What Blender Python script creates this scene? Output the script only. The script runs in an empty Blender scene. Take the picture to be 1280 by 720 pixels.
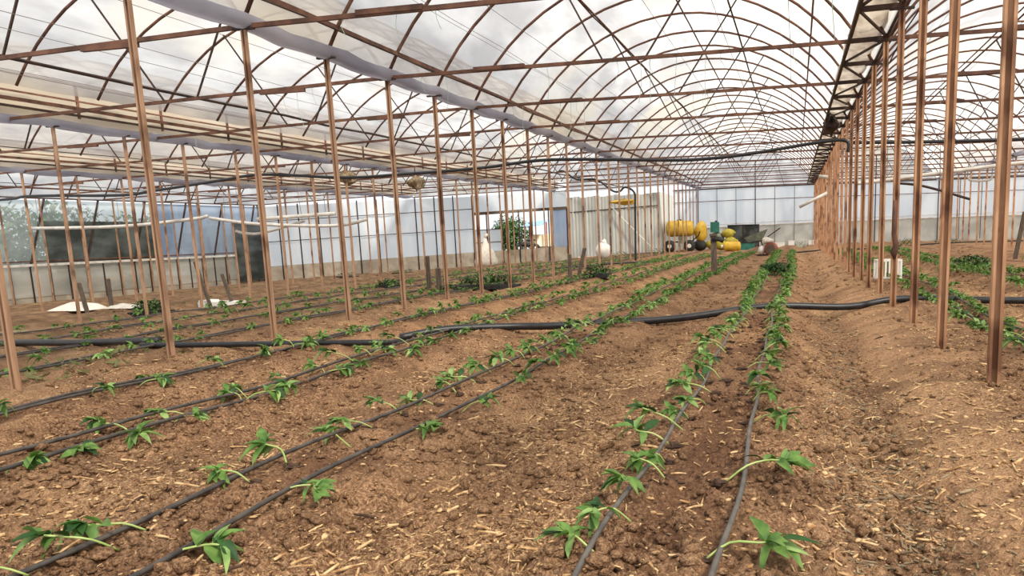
import bpy, math, random
import numpy as np
from mathutils import Vector, Matrix

random.seed(7); RNG = np.random.default_rng(11)
SC = bpy.context.scene
COL = SC.collection
ZO = 1.4                                   # camera height above the datum

# ------------------------------------------------------------------ camera
YAW, PITCH, ROLL = -0.21642, 0.16134, -0.02779
F_PX, U0, V0 = 960.0, 785.06, 441.2        # focal length and principal point on the 1280x720 frame
def cam_axes():
    cy, sy, cp, sp = math.cos(YAW), math.sin(YAW), math.cos(PITCH), math.sin(PITCH)
    fwd = Vector((sy*cp, cy*cp, -sp)); right = Vector((cy, -sy, 0)); up = right.cross(fwd)
    cr, sr = math.cos(ROLL), math.sin(ROLL)
    return cr*right + sr*up, -sr*right + cr*up, fwd
R_, U_, F_ = cam_axes()
cd = bpy.data.cameras.new('camera'); cam = bpy.data.objects.new('camera', cd); COL.objects.link(cam)
m = Matrix.Identity(4)
for i in range(3):
    m[i][0], m[i][1], m[i][2] = R_[i], U_[i], -F_[i]
m[2][3] = ZO
cam.matrix_world = m
cd.sensor_width = 36.0; cd.lens = F_PX/1280*36.0
cd.shift_x = (640-U0)/1280; cd.shift_y = (V0-360)/1280
cd.clip_end = 400; cd.clip_start = 0.05
SC.camera = cam
def in_view(pts, mx=120, my=90):
    """is any of these world points inside the (widened) photograph's frame"""
    for p in pts:
        q = Vector(p) - Vector((0, 0, ZO)); d = q.dot(F_)
        if d < 0.3: continue
        u = U0 + F_PX*q.dot(R_)/d; v = V0 - F_PX*q.dot(U_)/d
        if -mx < u < 1280+mx and -my < v < 720+my: return True
    return False

# ------------------------------------------------------------------ light
w = bpy.data.worlds.new('sky'); SC.world = w; w.use_nodes = True
bg = w.node_tree.nodes['Background']
bg.inputs[0].default_value = (0.93, 0.965, 1.0, 1); bg.inputs[1].default_value = 0.65
sd = bpy.data.lights.new('sun', 'SUN'); sun = bpy.data.objects.new('sun', sd); COL.objects.link(sun)
sd.energy = 5.2; sd.angle = math.radians(9); sd.color = (1.0, 0.93, 0.82)
sun.rotation_euler = (math.radians(38), math.radians(22), math.radians(20))
SC.view_settings.view_transform = 'Standard'; SC.view_settings.look = 'None'
SC.view_settings.exposure = 0.8; SC.view_settings.gamma = 1.0
SC.view_settings.use_curve_mapping = False
SC.cycles.transparent_max_bounces = 24
SC.cycles.max_bounces = 8

# ------------------------------------------------------------------ materials
def srgb(r, g, b):
    f = lambda c: ((c/255+0.055)/1.055)**2.4 if c > 10 else c/255/12.92
    return (f(r), f(g), f(b), 1)
def mat(name, c1, c2=None, rough=0.7, scale=6, detail=4, metal=0.0, bump=0.0, stretch=None, spec=0.35, ramp=(0.35, 0.65), trans=0.0, c3=None, scale3=1.0):
    M = bpy.data.materials.new(name); M.use_nodes = True
    nt = M.node_tree; b = nt.nodes['Principled BSDF']
    b.inputs['Roughness'].default_value = rough; b.inputs['Metallic'].default_value = metal
    b.inputs['Specular IOR Level'].default_value = spec
    b.inputs['Base Color'].default_value = c1
    if c2 is not None:
        tc = nt.nodes.new('ShaderNodeTexCoord'); mp = nt.nodes.new('ShaderNodeMapping')
        geo = nt.nodes.new('ShaderNodeNewGeometry')
        nt.links.new(geo.outputs['Position'], mp.inputs[0])
        if stretch: mp.inputs['Scale'].default_value = stretch
        n = nt.nodes.new('ShaderNodeTexNoise'); n.inputs['Scale'].default_value = scale; n.inputs['Detail'].default_value = detail
        nt.links.new(mp.outputs[0], n.inputs['Vector'])
        r = nt.nodes.new('ShaderNodeValToRGB')
        r.color_ramp.elements[0].position, r.color_ramp.elements[1].position = ramp
        r.color_ramp.elements[0].color, r.color_ramp.elements[1].color = c1, c2
        nt.links.new(n.outputs['Fac'], r.inputs[0])
        out = r.outputs[0]
        if c3 is not None:
            n3 = nt.nodes.new('ShaderNodeTexNoise'); n3.inputs['Scale'].default_value = scale3; n3.inputs['Detail'].default_value = 3
            nt.links.new(geo.outputs['Position'], n3.inputs['Vector'])
            r3 = nt.nodes.new('ShaderNodeValToRGB'); r3.color_ramp.elements[0].position = 0.52; r3.color_ramp.elements[1].position = 0.66
            nt.links.new(n3.outputs['Fac'], r3.inputs[0])
            mx = nt.nodes.new('ShaderNodeMixRGB'); mx.inputs[2].default_value = c3
            nt.links.new(r3.outputs[0], mx.inputs[0]); nt.links.new(out, mx.inputs[1]); out = mx.outputs[0]
        nt.links.new(out, b.inputs['Base Color'])
        if bump:
            bp = nt.nodes.new('ShaderNodeBump'); bp.inputs['Strength'].default_value = bump; bp.inputs['Distance'].default_value = 0.01
            nt.links.new(n.outputs['Fac'], bp.inputs['Height']); nt.links.new(bp.outputs[0], b.inputs['Normal'])
    if trans:
        tr = nt.nodes.new('ShaderNodeBsdfTranslucent'); mxs = nt.nodes.new('ShaderNodeMixShader'); mxs.inputs[0].default_value = trans
        if c2 is not None: nt.links.new(out, tr.inputs[0])
        else: tr.inputs[0].default_value = c1
        nt.links.new(b.outputs[0], mxs.inputs[1]); nt.links.new(tr.outputs[0], mxs.inputs[2])
        nt.links.new(mxs.outputs[0], nt.nodes['Material Output'].inputs[0])
    return M
def film(name, ca, cb, clear, stain=None, scale=0.5, trans=0.75, stretch=(1, .35, 1), streak=0.0):
    """greenhouse polythene: partly clear, mostly scattering light through"""
    M = bpy.data.materials.new(name); M.use_nodes = True; nt = M.node_tree
    N, L = nt.nodes, nt.links; N.remove(N['Principled BSDF'])
    geo = N.new('ShaderNodeNewGeometry'); mp = N.new('ShaderNodeMapping'); mp.inputs['Scale'].default_value = stretch
    L.new(geo.outputs['Position'], mp.inputs[0])
    n = N.new('ShaderNodeTexNoise'); n.inputs['Scale'].default_value = scale; n.inputs['Detail'].default_value = 5
    L.new(mp.outputs[0], n.inputs['Vector'])
    r = N.new('ShaderNodeValToRGB'); r.color_ramp.elements[0].position = .4; r.color_ramp.elements[1].position = .62
    r.color_ramp.elements[0].color = ca; r.color_ramp.elements[1].color = cb
    L.new(n.outputs['Fac'], r.inputs[0]); col = r.outputs[0]
    if stain is not None:
        n2 = N.new('ShaderNodeTexNoise'); n2.inputs['Scale'].default_value = 0.23; n2.inputs['Detail'].default_value = 4
        L.new(geo.outputs['Position'], n2.inputs['Vector'])
        r2 = N.new('ShaderNodeValToRGB'); r2.color_ramp.elements[0].position = .52; r2.color_ramp.elements[1].position = .66
        L.new(n2.outputs['Fac'], r2.inputs[0])
        mx = N.new('ShaderNodeMixRGB'); mx.inputs[2].default_value = stain
        L.new(r2.outputs[0], mx.inputs[0]); L.new(col, mx.inputs[1]); col = mx.outputs[0]
    d = N.new('ShaderNodeBsdfDiffuse'); t = N.new('ShaderNodeBsdfTranslucent'); tp = N.new('ShaderNodeBsdfTransparent')
    L.new(col, d.inputs[0]); L.new(col, t.inputs[0]); L.new(col, tp.inputs[0])
    a = N.new('ShaderNodeMixShader'); a.inputs[0].default_value = trans
    L.new(d.outputs[0], a.inputs[1]); L.new(t.outputs[0], a.inputs[2])
    b = N.new('ShaderNodeMixShader'); b.inputs[0].default_value = clear
    L.new(a.outputs[0], b.inputs[1]); L.new(tp.outputs[0], b.inputs[2])
    L.new(b.outputs[0], N['Material Output'].inputs[0])
    return M

MAT = {}
MAT['post'] = mat('rusty_post_steel', srgb(160, 116, 86), srgb(198, 154, 118), .75, 3.0, 6, stretch=(6, 6, .8), bump=.2, c3=srgb(122, 84, 60), scale3=2.2)
MAT['postL'] = mat('rusty_pale_post_steel', srgb(150, 116, 92), srgb(182, 146, 116), .75, 3.0, 6, stretch=(6, 6, .8), bump=.2, c3=srgb(110, 78, 58), scale3=1.7)
MAT['steel'] = mat('brown_rusty_pipe', srgb(74, 50, 40), srgb(116, 80, 62), .7, 4, 5)
MAT['dark_steel'] = mat('dark_rusty_steel', srgb(42, 32, 28), srgb(72, 52, 42), .7, 4, 5)
MAT['wire'] = mat('grey_wire', srgb(120, 115, 108), rough=.6)
MAT['hose'] = mat('black_polyethylene', srgb(26, 27, 30), srgb(40, 40, 43), .42, 8, 3, spec=.5)
MAT['drip'] = mat('grey_drip_tube', srgb(76, 73, 70), srgb(104, 98, 91), .5, 9, 3, spec=.45)
MAT['dripdark'] = mat('black_drip_tube', srgb(52, 48, 46), srgb(84, 78, 72), .5, 9, 3, spec=.45)
MAT['pvc'] = mat('white_pipe', srgb(196, 192, 184), srgb(222, 219, 212), .5, 3, 3)
MAT['film'] = film('roof_film', (.58, .57, .575, 1), (.86, .85, .835, 1), .42, (.80, .75, .655, 1), 1.1, .64, (1, .3, 1))
MAT['film_tan'] = film('tan_film', srgb(226, 212, 190), srgb(244, 236, 222), .2)
MAT['gutterfilm'] = film('grey_gutter_film', srgb(158, 158, 172), srgb(190, 190, 202), .05, None, 1.5, .5)
MAT['wallfilm'] = film('wall_film', (.66, .72, .77, 1), (.82, .86, .88, 1), .1, None, .7, .7, (1, 1, .3))
MAT['bluefilm'] = film('blue_wall_film', srgb(140, 158, 184), srgb(178, 192, 210), .12, None, .6, .6, (1, 1, .3))
MAT['skirt'] = film('dull_skirt_film', srgb(176, 174, 164), srgb(206, 203, 192), .12, None, .9, .5)
MAT['hazefilm'] = film('hazy_side_film', srgb(200, 208, 208), srgb(226, 232, 232), .55, None, 1.0, .5)
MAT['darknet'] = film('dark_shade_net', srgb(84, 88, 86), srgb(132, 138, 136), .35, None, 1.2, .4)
MAT['plaster'] = mat('grey_concrete', srgb(150, 140, 126), srgb(178, 168, 152), .9, 2, 5)
MAT['metalsheet'] = mat('galvanised_sheet', srgb(172, 176, 172), srgb(200, 202, 196), .55, 1.5, 4, metal=.15, stretch=(1, 1, .15))
MAT['wood'] = mat('weathered_wood', srgb(74, 64, 56), srgb(108, 96, 84), .9, 5, 5, stretch=(8, 8, 1))
MAT['leaf'] = mat('leaf_green', srgb(78, 116, 52), srgb(126, 162, 82), .5, 14, 2, trans=.3)
MAT['leafpale'] = mat('leaf_pale', srgb(120, 158, 84), srgb(172, 202, 126), .5, 14, 2, trans=.3)
MAT['leafdark'] = mat('leaf_dark', srgb(34, 66, 32), srgb(60, 100, 46), .55, 10, 2, trans=.25)
MAT['stem'] = mat('pale_stem', srgb(150, 176, 96), srgb(186, 200, 128), .6, 12, 2)
MAT['plug'] = mat('dark_root_plug', srgb(54, 39, 31), srgb(88, 66, 52), .95, 30, 3)
MAT['white'] = mat('white_plastic', srgb(226, 224, 220), srgb(240, 238, 234), .5, 3, 2)
MAT['yellow'] = mat('yellow_plastic', srgb(196, 156, 44), srgb(218, 182, 74), .5, 3, 2)
MAT['yellowdull'] = mat('olive_yellow_bag', srgb(150, 138, 44), srgb(184, 170, 70), .7, 5, 3)
MAT['teal'] = mat('teal_plastic', srgb(40, 104, 92), srgb(60, 124, 110), .5, 3, 2)
MAT['black'] = mat('black_rubber', srgb(34, 33, 33), srgb(52, 50, 48), .7, 6, 2)
MAT['greygreen'] = mat('grey_green_metal', srgb(96, 104, 92), srgb(126, 132, 118), .6, 4, 3)
MAT['drum'] = mat('red_brown_drum', srgb(120, 66, 52), srgb(150, 92, 74), .7, 6, 3)
MAT['sacking'] = mat('pale_sack', srgb(214, 206, 192), srgb(232, 226, 214), .8, 8, 3)
MAT['purple'] = mat('violet_cloth', srgb(92, 82, 170), srgb(120, 110, 196), .8, 5, 2)
MAT['blue'] = mat('blue_tarp', srgb(96, 130, 160), srgb(140, 170, 192), .7, 5, 2)
MAT['cream'] = mat('cream_render', srgb(232, 214, 178), srgb(244, 232, 204), .9, 3, 3)
MAT['string'] = mat('pale_twine', srgb(150, 178, 160), rough=.8)
MAT['straw'] = mat('dry_straw', srgb(164, 122, 80), srgb(228, 196, 148), .9, 23, 2)
MAT['straw_grey'] = mat('grey_chaff', srgb(104, 86, 64), srgb(168, 150, 122), .9, 19, 2)
MAT['gutterpale'] = film('pale_gutter_film', srgb(176, 164, 150), srgb(226, 218, 206), .08, None, 3.0, .6)
MAT['weed'] = mat('dull_weed', srgb(96, 104, 62), srgb(140, 134, 92), .8, 3, 3, trans=.2)
MAT['bark'] = mat('bark', srgb(84, 70, 58), srgb(112, 96, 80), .9, 5, 4)

def soil_material(name, clod=False):
    M = bpy.data.materials.new(name); M.use_nodes = True; nt = M.node_tree; N, L = nt.nodes, nt.links
    b = N['Principled BSDF']; b.inputs['Roughness'].default_value = .95; b.inputs['Specular IOR Level'].default_value = .1
    geo = N.new('ShaderNodeNewGeometry')
    def noise(sc, det, vec=None):
        n = N.new('ShaderNodeTexNoise'); n.inputs['Scale'].default_value = sc; n.inputs['Detail'].default_value = det
        n.inputs['Roughness'].default_value = .6
        L.new(vec or geo.outputs['Position'], n.inputs['Vector']); return n.outputs['Fac']
    def ramp(x, stops):
        r = N.new('ShaderNodeValToRGB'); e = r.color_ramp.elements
        e[0].position, e[0].color = stops[0]; e[1].position, e[1].color = stops[-1]
        for p, c in stops[1:-1]:
            k = e.new(p); k.color = c
        L.new(x, r.inputs[0]); return r.outputs[0]
    def mix(f, a, c, mode='MIX'):
        mx = N.new('ShaderNodeMixRGB'); mx.blend_type = mode
        if isinstance(f, float): mx.inputs[0].default_value = f
        else: L.new(f, mx.inputs[0])
        for k, v in ((1, a), (2, c)):
            if isinstance(v, tuple): mx.inputs[k].default_value = v
            else: L.new(v, mx.inputs[k])
        return mx.outputs[0]
    base = ramp(noise(9, 8), [(.3, srgb(108, 74, 50)), (.5, srgb(156, 113, 78)), (.68, srgb(190, 147, 106))])
    fine = ramp(noise(55, 5), [(.38, srgb(66, 42, 28)), (.5, srgb(152, 110, 76)), (.64, srgb(224, 184, 138))])
    c = mix(.62, base, fine)
    big = ramp(noise(.55, 4), [(.42, (0, 0, 0, 1)), (.64, (1, 1, 1, 1))])
    c = mix(big, c, mix(.45, c, srgb(190, 148, 106)))
    # straw and wood chips lying in the paths, darker wet soil in the planted strips (vertex attributes)
    at = N.new('ShaderNodeAttribute'); at.attribute_name = 'bands'
    sep = N.new('ShaderNodeSeparateColor'); L.new(at.outputs['Color'], sep.inputs[0])
    chips = ramp(noise(60, 4), [(.54, (0, 0, 0, 1)), (.62, (1, 1, 1, 1))])
    mul = N.new('ShaderNodeMath'); mul.operation = 'MULTIPLY'
    L.new(sep.outputs[0], mul.inputs[0]); L.new(chips, mul.inputs[1])
    c = mix(mul.outputs[0], c, srgb(216, 178, 128))
    mul2 = N.new('ShaderNodeMath'); mul2.operation = 'MULTIPLY'; mul2.inputs[1].default_value = .7
    L.new(sep.outputs[1], mul2.inputs[0])
    c = mix(mul2.outputs[0], c, srgb(92, 58, 40))
    c = mix(sep.outputs[2], c, mix(.6, c, srgb(206, 160, 116)))
    if clod: c = mix(.35, c, mix(ramp(noise(90, 2), [(.4, (0, 0, 0, 1)), (.6, (1, 1, 1, 1))]), srgb(84, 54, 36), srgb(214, 170, 124)))
    sx = N.new('ShaderNodeSeparateXYZ'); L.new(geo.outputs['Position'], sx.inputs[0])
    mr = N.new('ShaderNodeMapRange'); mr.inputs[1].default_value = -6.8; mr.inputs[2].default_value = -10.5; mr.inputs[4].default_value = .75
    L.new(sx.outputs[0], mr.inputs[0])
    dull = ramp(noise(2.2, 6), [(.38, srgb(100, 80, 62)), (.52, srgb(136, 108, 82)), (.66, srgb(150, 128, 88))])
    c = mix(mr.outputs[0], c, dull)
    patch = ramp(noise(1.7, 7), [(.44, (0, 0, 0, 1)), (.6, (1, 1, 1, 1))])
    c = mix(patch, c, mix(.5, c, srgb(104, 74, 54)))
    hs = N.new('ShaderNodeHueSaturation'); hs.inputs['Saturation'].default_value = .93; L.new(c, hs.inputs['Color']); c = hs.outputs[0]
    L.new(c, b.inputs['Base Color'])
    bp = N.new('ShaderNodeBump'); bp.inputs['Strength'].default_value = .9; bp.inputs['Distance'].default_value = .02
    L.new(noise(70, 6), bp.inputs['Height'])
    bp2 = N.new('ShaderNodeBump'); bp2.inputs['Strength'].default_value = .8; bp2.inputs['Distance'].default_value = .1
    L.new(noise(11, 5), bp2.inputs['Height']); L.new(bp.outputs[0], bp2.inputs['Normal']); L.new(bp2.outputs[0], b.inputs['Normal'])
    return M
MAT['soil'] = soil_material('tilled_soil'); MAT['clod'] = soil_material('soil_clod', True)

# ------------------------------------------------------------------ mesh helpers
class MB:
    def __init__(s): s.v, s.f = [], []
    def add(s, vs, fs):
        k = len(s.v); s.v += [tuple(x) for x in vs]; s.f += [tuple(i+k for i in f) for f in fs]; return s
    def box(s, c, d, rz=0.0, rx=0.0, ry=0.0):
        M = Matrix.Rotation(rz, 3, 'Z') @ Matrix.Rotation(ry, 3, 'Y') @ Matrix.Rotation(rx, 3, 'X'); c = Vector(c)
        vs = [c + M @ Vector((x*d[0]/2, y*d[1]/2, z*d[2]/2)) for x in (-1, 1) for y in (-1, 1) for z in (-1, 1)]
        return s.add(vs, [(0, 1, 3, 2), (4, 6, 7, 5), (0, 4, 5, 1), (2, 3, 7, 6), (0, 2, 6, 4), (1, 5, 7, 3)])
    def bar(s, p, q, a, b=None):
        """rectangular bar a wide (sideways) and b deep from p to q"""
        b = b or a; p, q = Vector(p), Vector(q); t = (q-p).normalized()
        ref = Vector((0, 0, 1)) if abs(t.z) < .9 else Vector((0, 1, 0))
        x = t.cross(ref).normalized()*a/2; y = t.cross(x).normalized()*b/2
        vs = [p-x-y, p+x-y, p+x+y, p-x+y, q-x-y, q+x-y, q+x+y, q-x+y]
        return s.add(vs, [(0, 1, 2, 3), (7, 6, 5, 4), (0, 4, 5, 1), (1, 5, 6, 2), (2, 6, 7, 3), (3, 7, 4, 0)])
    def tube(s, path, r, n=6, cap=True):
        path = [Vector(p) for p in path]; rs = r if isinstance(r, (list, tuple)) else [r]*len(path)
        k0 = len(s.v); u = None
        for i, p in enumerate(path):
            t = (path[min(i+1, len(path)-1)] - path[max(i-1, 0)]).normalized()
            if u is None:
                ref = Vector((0, 0, 1)) if abs(t.z) < .9 else Vector((1, 0, 0)); u = t.cross(ref).normalized()
            else: u = (u - t*u.dot(t)).normalized()
            v = t.cross(u)
            s.v += [tuple(p + (u*math.cos(a) + v*math.sin(a))*rs[i]) for a in (2*math.pi*j/n for j in range(n))]
        for i in range(len(path)-1):
            for j in range(n):
                a, b = k0+i*n+j, k0+i*n+(j+1) % n
                s.f.append((a, b, b+n, a+n))
        if cap:
            s.f.append(tuple(k0+j for j in range(n))[::-1]); s.f.append(tuple(k0+(len(path)-1)*n+j for j in range(n)))
        return s
    def lathe(s, c, prof, n=16, axis='Z'):
        c = Vector(c); k0 = len(s.v)
        for r, h in prof:
            for j in range(n):
                a = 2*math.pi*j/n; x, y = r*math.cos(a), r*math.sin(a)
                o = {'Z': (x, y, h), 'Y': (x, h, y), 'X': (h, x, y)}[axis]
                s.v.append(tuple(c + Vector(o)))
        for i in range(len(prof)-1):
            for j in range(n):
                a, b = k0+i*n+j, k0+i*n+(j+1) % n; s.f.append((a, b, b+n, a+n))
        s.f.append(tuple(range(k0, k0+n))[::-1]); s.f.append(tuple(range(k0+(len(prof)-1)*n, k0+len(prof)*n)))
        return s
    def blob(s, c, d, seed=0, amp=.18, nu=10, nv=7):
        """lumpy rounded body (sack, heap)"""
        rr = random.Random(seed); c = Vector(c); ph = [rr.uniform(0, 6.3) for _ in range(6)]; k0 = len(s.v)
        for i in range(nv+1):
            th = math.pi*i/nv
            for j in range(nu):
                a = 2*math.pi*j/nu
                k = 1 + amp*(math.sin(3*a+ph[0]+2*th)*.5 + math.sin(2*th*2+ph[1]+a)*.5 + .4*math.sin(5*a+ph[2]))
                s.v.append((c.x+d[0]*math.sin(th)*math.cos(a)*k, c.y+d[1]*math.sin(th)*math.sin(a)*k, c.z+d[2]*math.cos(th)*(1+amp*.4*math.sin(a+ph[3]))))
        for i in range(nv):
            for j in range(nu):
                a, b = k0+i*nu+j, k0+i*nu+(j+1) % nu; s.f.append((a, a+nu, b+nu, b))
        return s
    def mesh(s, name, material, smooth=False):
        me = bpy.data.meshes.new(name); me.from_pydata(s.v, [], s.f); me.update()
        me.materials.append(MAT[material] if isinstance(material, str) else material)
        if smooth: me.polygons.foreach_set('use_smooth', [True]*len(me.polygons))
        return me
    def build(s, name, material, parent=None, smooth=False, loc=None):
        return link(name, s.mesh(name, material, smooth), parent, loc)
def link(name, me, parent=None, loc=None):
    o = bpy.data.objects.new(name, me); COL.objects.link(o)
    if parent is not None: o.parent = parent
    if loc is not None: o.location = loc
    return o
def np_mesh(name, V, Fq, material, smooth=False):
    """fast mesh from numpy arrays; Fq is (n,3) or (n,4)"""
    me = bpy.data.meshes.new(name); n, k = Fq.shape
    me.vertices.add(len(V)); me.vertices.foreach_set('co', np.ascontiguousarray(V, np.float32).ravel())
    me.loops.add(n*k); me.loops.foreach_set('vertex_index', np.ascontiguousarray(Fq, np.int32).ravel())
    me.polygons.add(n); me.polygons.foreach_set('loop_start', np.arange(0, n*k, k, dtype=np.int32))
    me.polygons.foreach_set('loop_total', np.full(n, k, np.int32))
    if smooth: me.polygons.foreach_set('use_smooth', np.ones(n, bool))
    me.update(calc_edges=True); me.validate()
    me.materials.append(MAT[material]); return me
def tag(o, label, cat, group=None, kind=None):
    o['label'] = label; o['category'] = cat
    if group: o['group'] = group
    if kind: o['kind'] = kind
    return o
def struct(o, label=None, cat=None):
    o['kind'] = 'structure'
    if label: o['label'] = label
    if cat: o['category'] = cat
    return o
def thing(name, label, cat, loc=(0, 0, 0), rz=0.0, group=None):
    o = bpy.data.objects.new(name, None); COL.objects.link(o); o.location = loc; o.rotation_euler = (0, 0, rz)
    o.empty_display_size = .1
    return tag(o, label, cat, group)
ORD = ('first second third fourth fifth sixth seventh eighth ninth tenth eleventh twelfth thirteenth fourteenth fifteenth sixteenth seventeenth '
       'eighteenth nineteenth twentieth').split()

# ------------------------------------------------------------------ noise and the lie of the land
def vnoise(x, y, seed):
    xi, yi = np.floor(x).astype(np.int64), np.floor(y).astype(np.int64); fx, fy = x-xi, y-yi
    fx, fy = fx*fx*(3-2*fx), fy*fy*(3-2*fy)
    def h(a, b):
        n = (a*374761393 + b*668265263 + seed*1442695041) & 0x7fffffff
        n = ((n ^ (n >> 13))*1274126177) & 0x7fffffff
        return ((n ^ (n >> 16)) & 0xffff)/65535.0
    a = h(xi, yi)*(1-fx) + h(xi+1, yi)*fx; b = h(xi, yi+1)*(1-fx) + h(xi+1, yi+1)*fx
    return (a*(1-fy) + b*fy)*2-1
BEDS = [-14.85, -12.75, -10.7, -8.85, -6.35, -4.63, -2.65, -0.5, 2.3, 4.4, 6.5, 8.6, -18.6, -20.7, -22.8, -24.8, -27.6, -29.7, -31.8, -33.8]
def lie(X, Y):
    X, Y = np.asarray(X, float), np.asarray(Y, float)
    return np.interp(X, [-60, -35.3, -26, -16.9, -7.72, 1.46, 10.6, 40], [-3.2, -2.6, -2.2, -1.82, -1.46, -1.27, -1.15, -1.0]) - .0075*(Y-8) + ZO
def sm(x, a, b):
    t = np.clip((x-a)/(b-a), 0, 1); return t*t*(3-2*t)
def bed_mask(X):
    k = np.zeros_like(X)
    for b in BEDS: k = np.maximum(k, 1-sm(np.abs(X-b), .38, .72))
    return k
def ground_z(X, Y):
    X, Y = np.asarray(X, float), np.asarray(Y, float)
    wob = .08*vnoise(X*.1+5, Y*.5, 3)
    z = lie(X, Y) + .12*(bed_mask(X+wob)-1) + .02
    z = z - .15*np.exp(-((X-.5+wob*.6)/.30)**2) + .10*np.exp(-((X-1.38)/.38)**2) + .10*np.exp(-((X+7.75)/.35)**2)
    z = z + .025*vnoise(X*.9, Y*.7, 21) + .03*vnoise(X*.35, Y*.3, 22)
    inner = np.zeros_like(X)
    for b in BEDS: inner = np.maximum(inner, np.exp(-((X-b)/.12)**2))
    return z - .02*inner
def gz(x, y): return float(ground_z(np.array([x]), np.array([y]))[0])

NR, NC = 700, 660
def grid_step(X, Y): return np.maximum(Y*(math.log(72/1.3)/NR), (Y+1.6)*2.06/NC)
def relief(Xg, Yg):
    """clods and crumbs of the tilled surface"""
    z = np.zeros_like(Xg); step = grid_step(Xg, Yg)
    rough = 1-.78*np.exp(-((Xg-1.05)/.32)**2)
    for i, (fr, amp) in enumerate(((2.2, .022), (5, .022), (9, .026), (18, .026), (33, .02), (55, .008))):
        fade = np.clip(1.6-2.6*step*fr, 0, 1)
        n = vnoise(Xg*fr+i*13.7, Yg*fr*(.85)+i*5.1, 40+i)
        if i >= 2: n = 2.2*np.abs(n)-.85
        z += amp*n*fade*rough
    return z
def surf(x, y):
    X, Y = np.array([float(x)]), np.array([float(y)]); return float((ground_z(X, Y)+relief(X, Y))[0])
def make_ground():
    Y = 1.3*np.exp(np.linspace(0, math.log(72/1.3), NR))
    T = np.linspace(-1.28, .78, NC)
    Yg, Tg = np.meshgrid(Y, T, indexing='ij'); Xg = Tg*(Yg+1.6)
    z = ground_z(Xg, Yg) + relief(Xg, Yg)
    V = np.stack([Xg, Yg, z], -1).reshape(-1, 3)
    idx = np.arange(NR*NC).reshape(NR, NC)
    Fq = np.stack([idx[:-1, :-1], idx[:-1, 1:], idx[1:, 1:], idx[1:, :-1]], -1).reshape(-1, 4)
    me = np_mesh('floor', V, Fq, 'soil', True)
    bands(me, V)
    return struct(link('floor', me), 'ridged reddish brown tilled soil floor with planted beds and furrows', 'floor')
def bands(me, V):
    X, Y = V[:, 0], V[:, 1]
    path = 1-bed_mask(X + .1*vnoise(X, Y*.6, 5)); clump = np.clip(.5+1.2*vnoise(X*1.1, Y*.8, 6), .12, 1)
    wet = np.zeros_like(X)
    for b in BEDS: wet = np.maximum(wet, np.exp(-((X-b)/.26)**2))
    wet *= np.clip(.6+.8*vnoise(X*2.3, Y*1.6, 9), 0, 1)
    a = me.attributes.new('bands', 'FLOAT_COLOR', 'POINT')
    a.data.foreach_set('color', np.stack([path*clump, wet, np.exp(-((X-1.0)/.3)**2)*.9, wet*0+1], -1).astype(np.float32).ravel())
make_ground()

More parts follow.
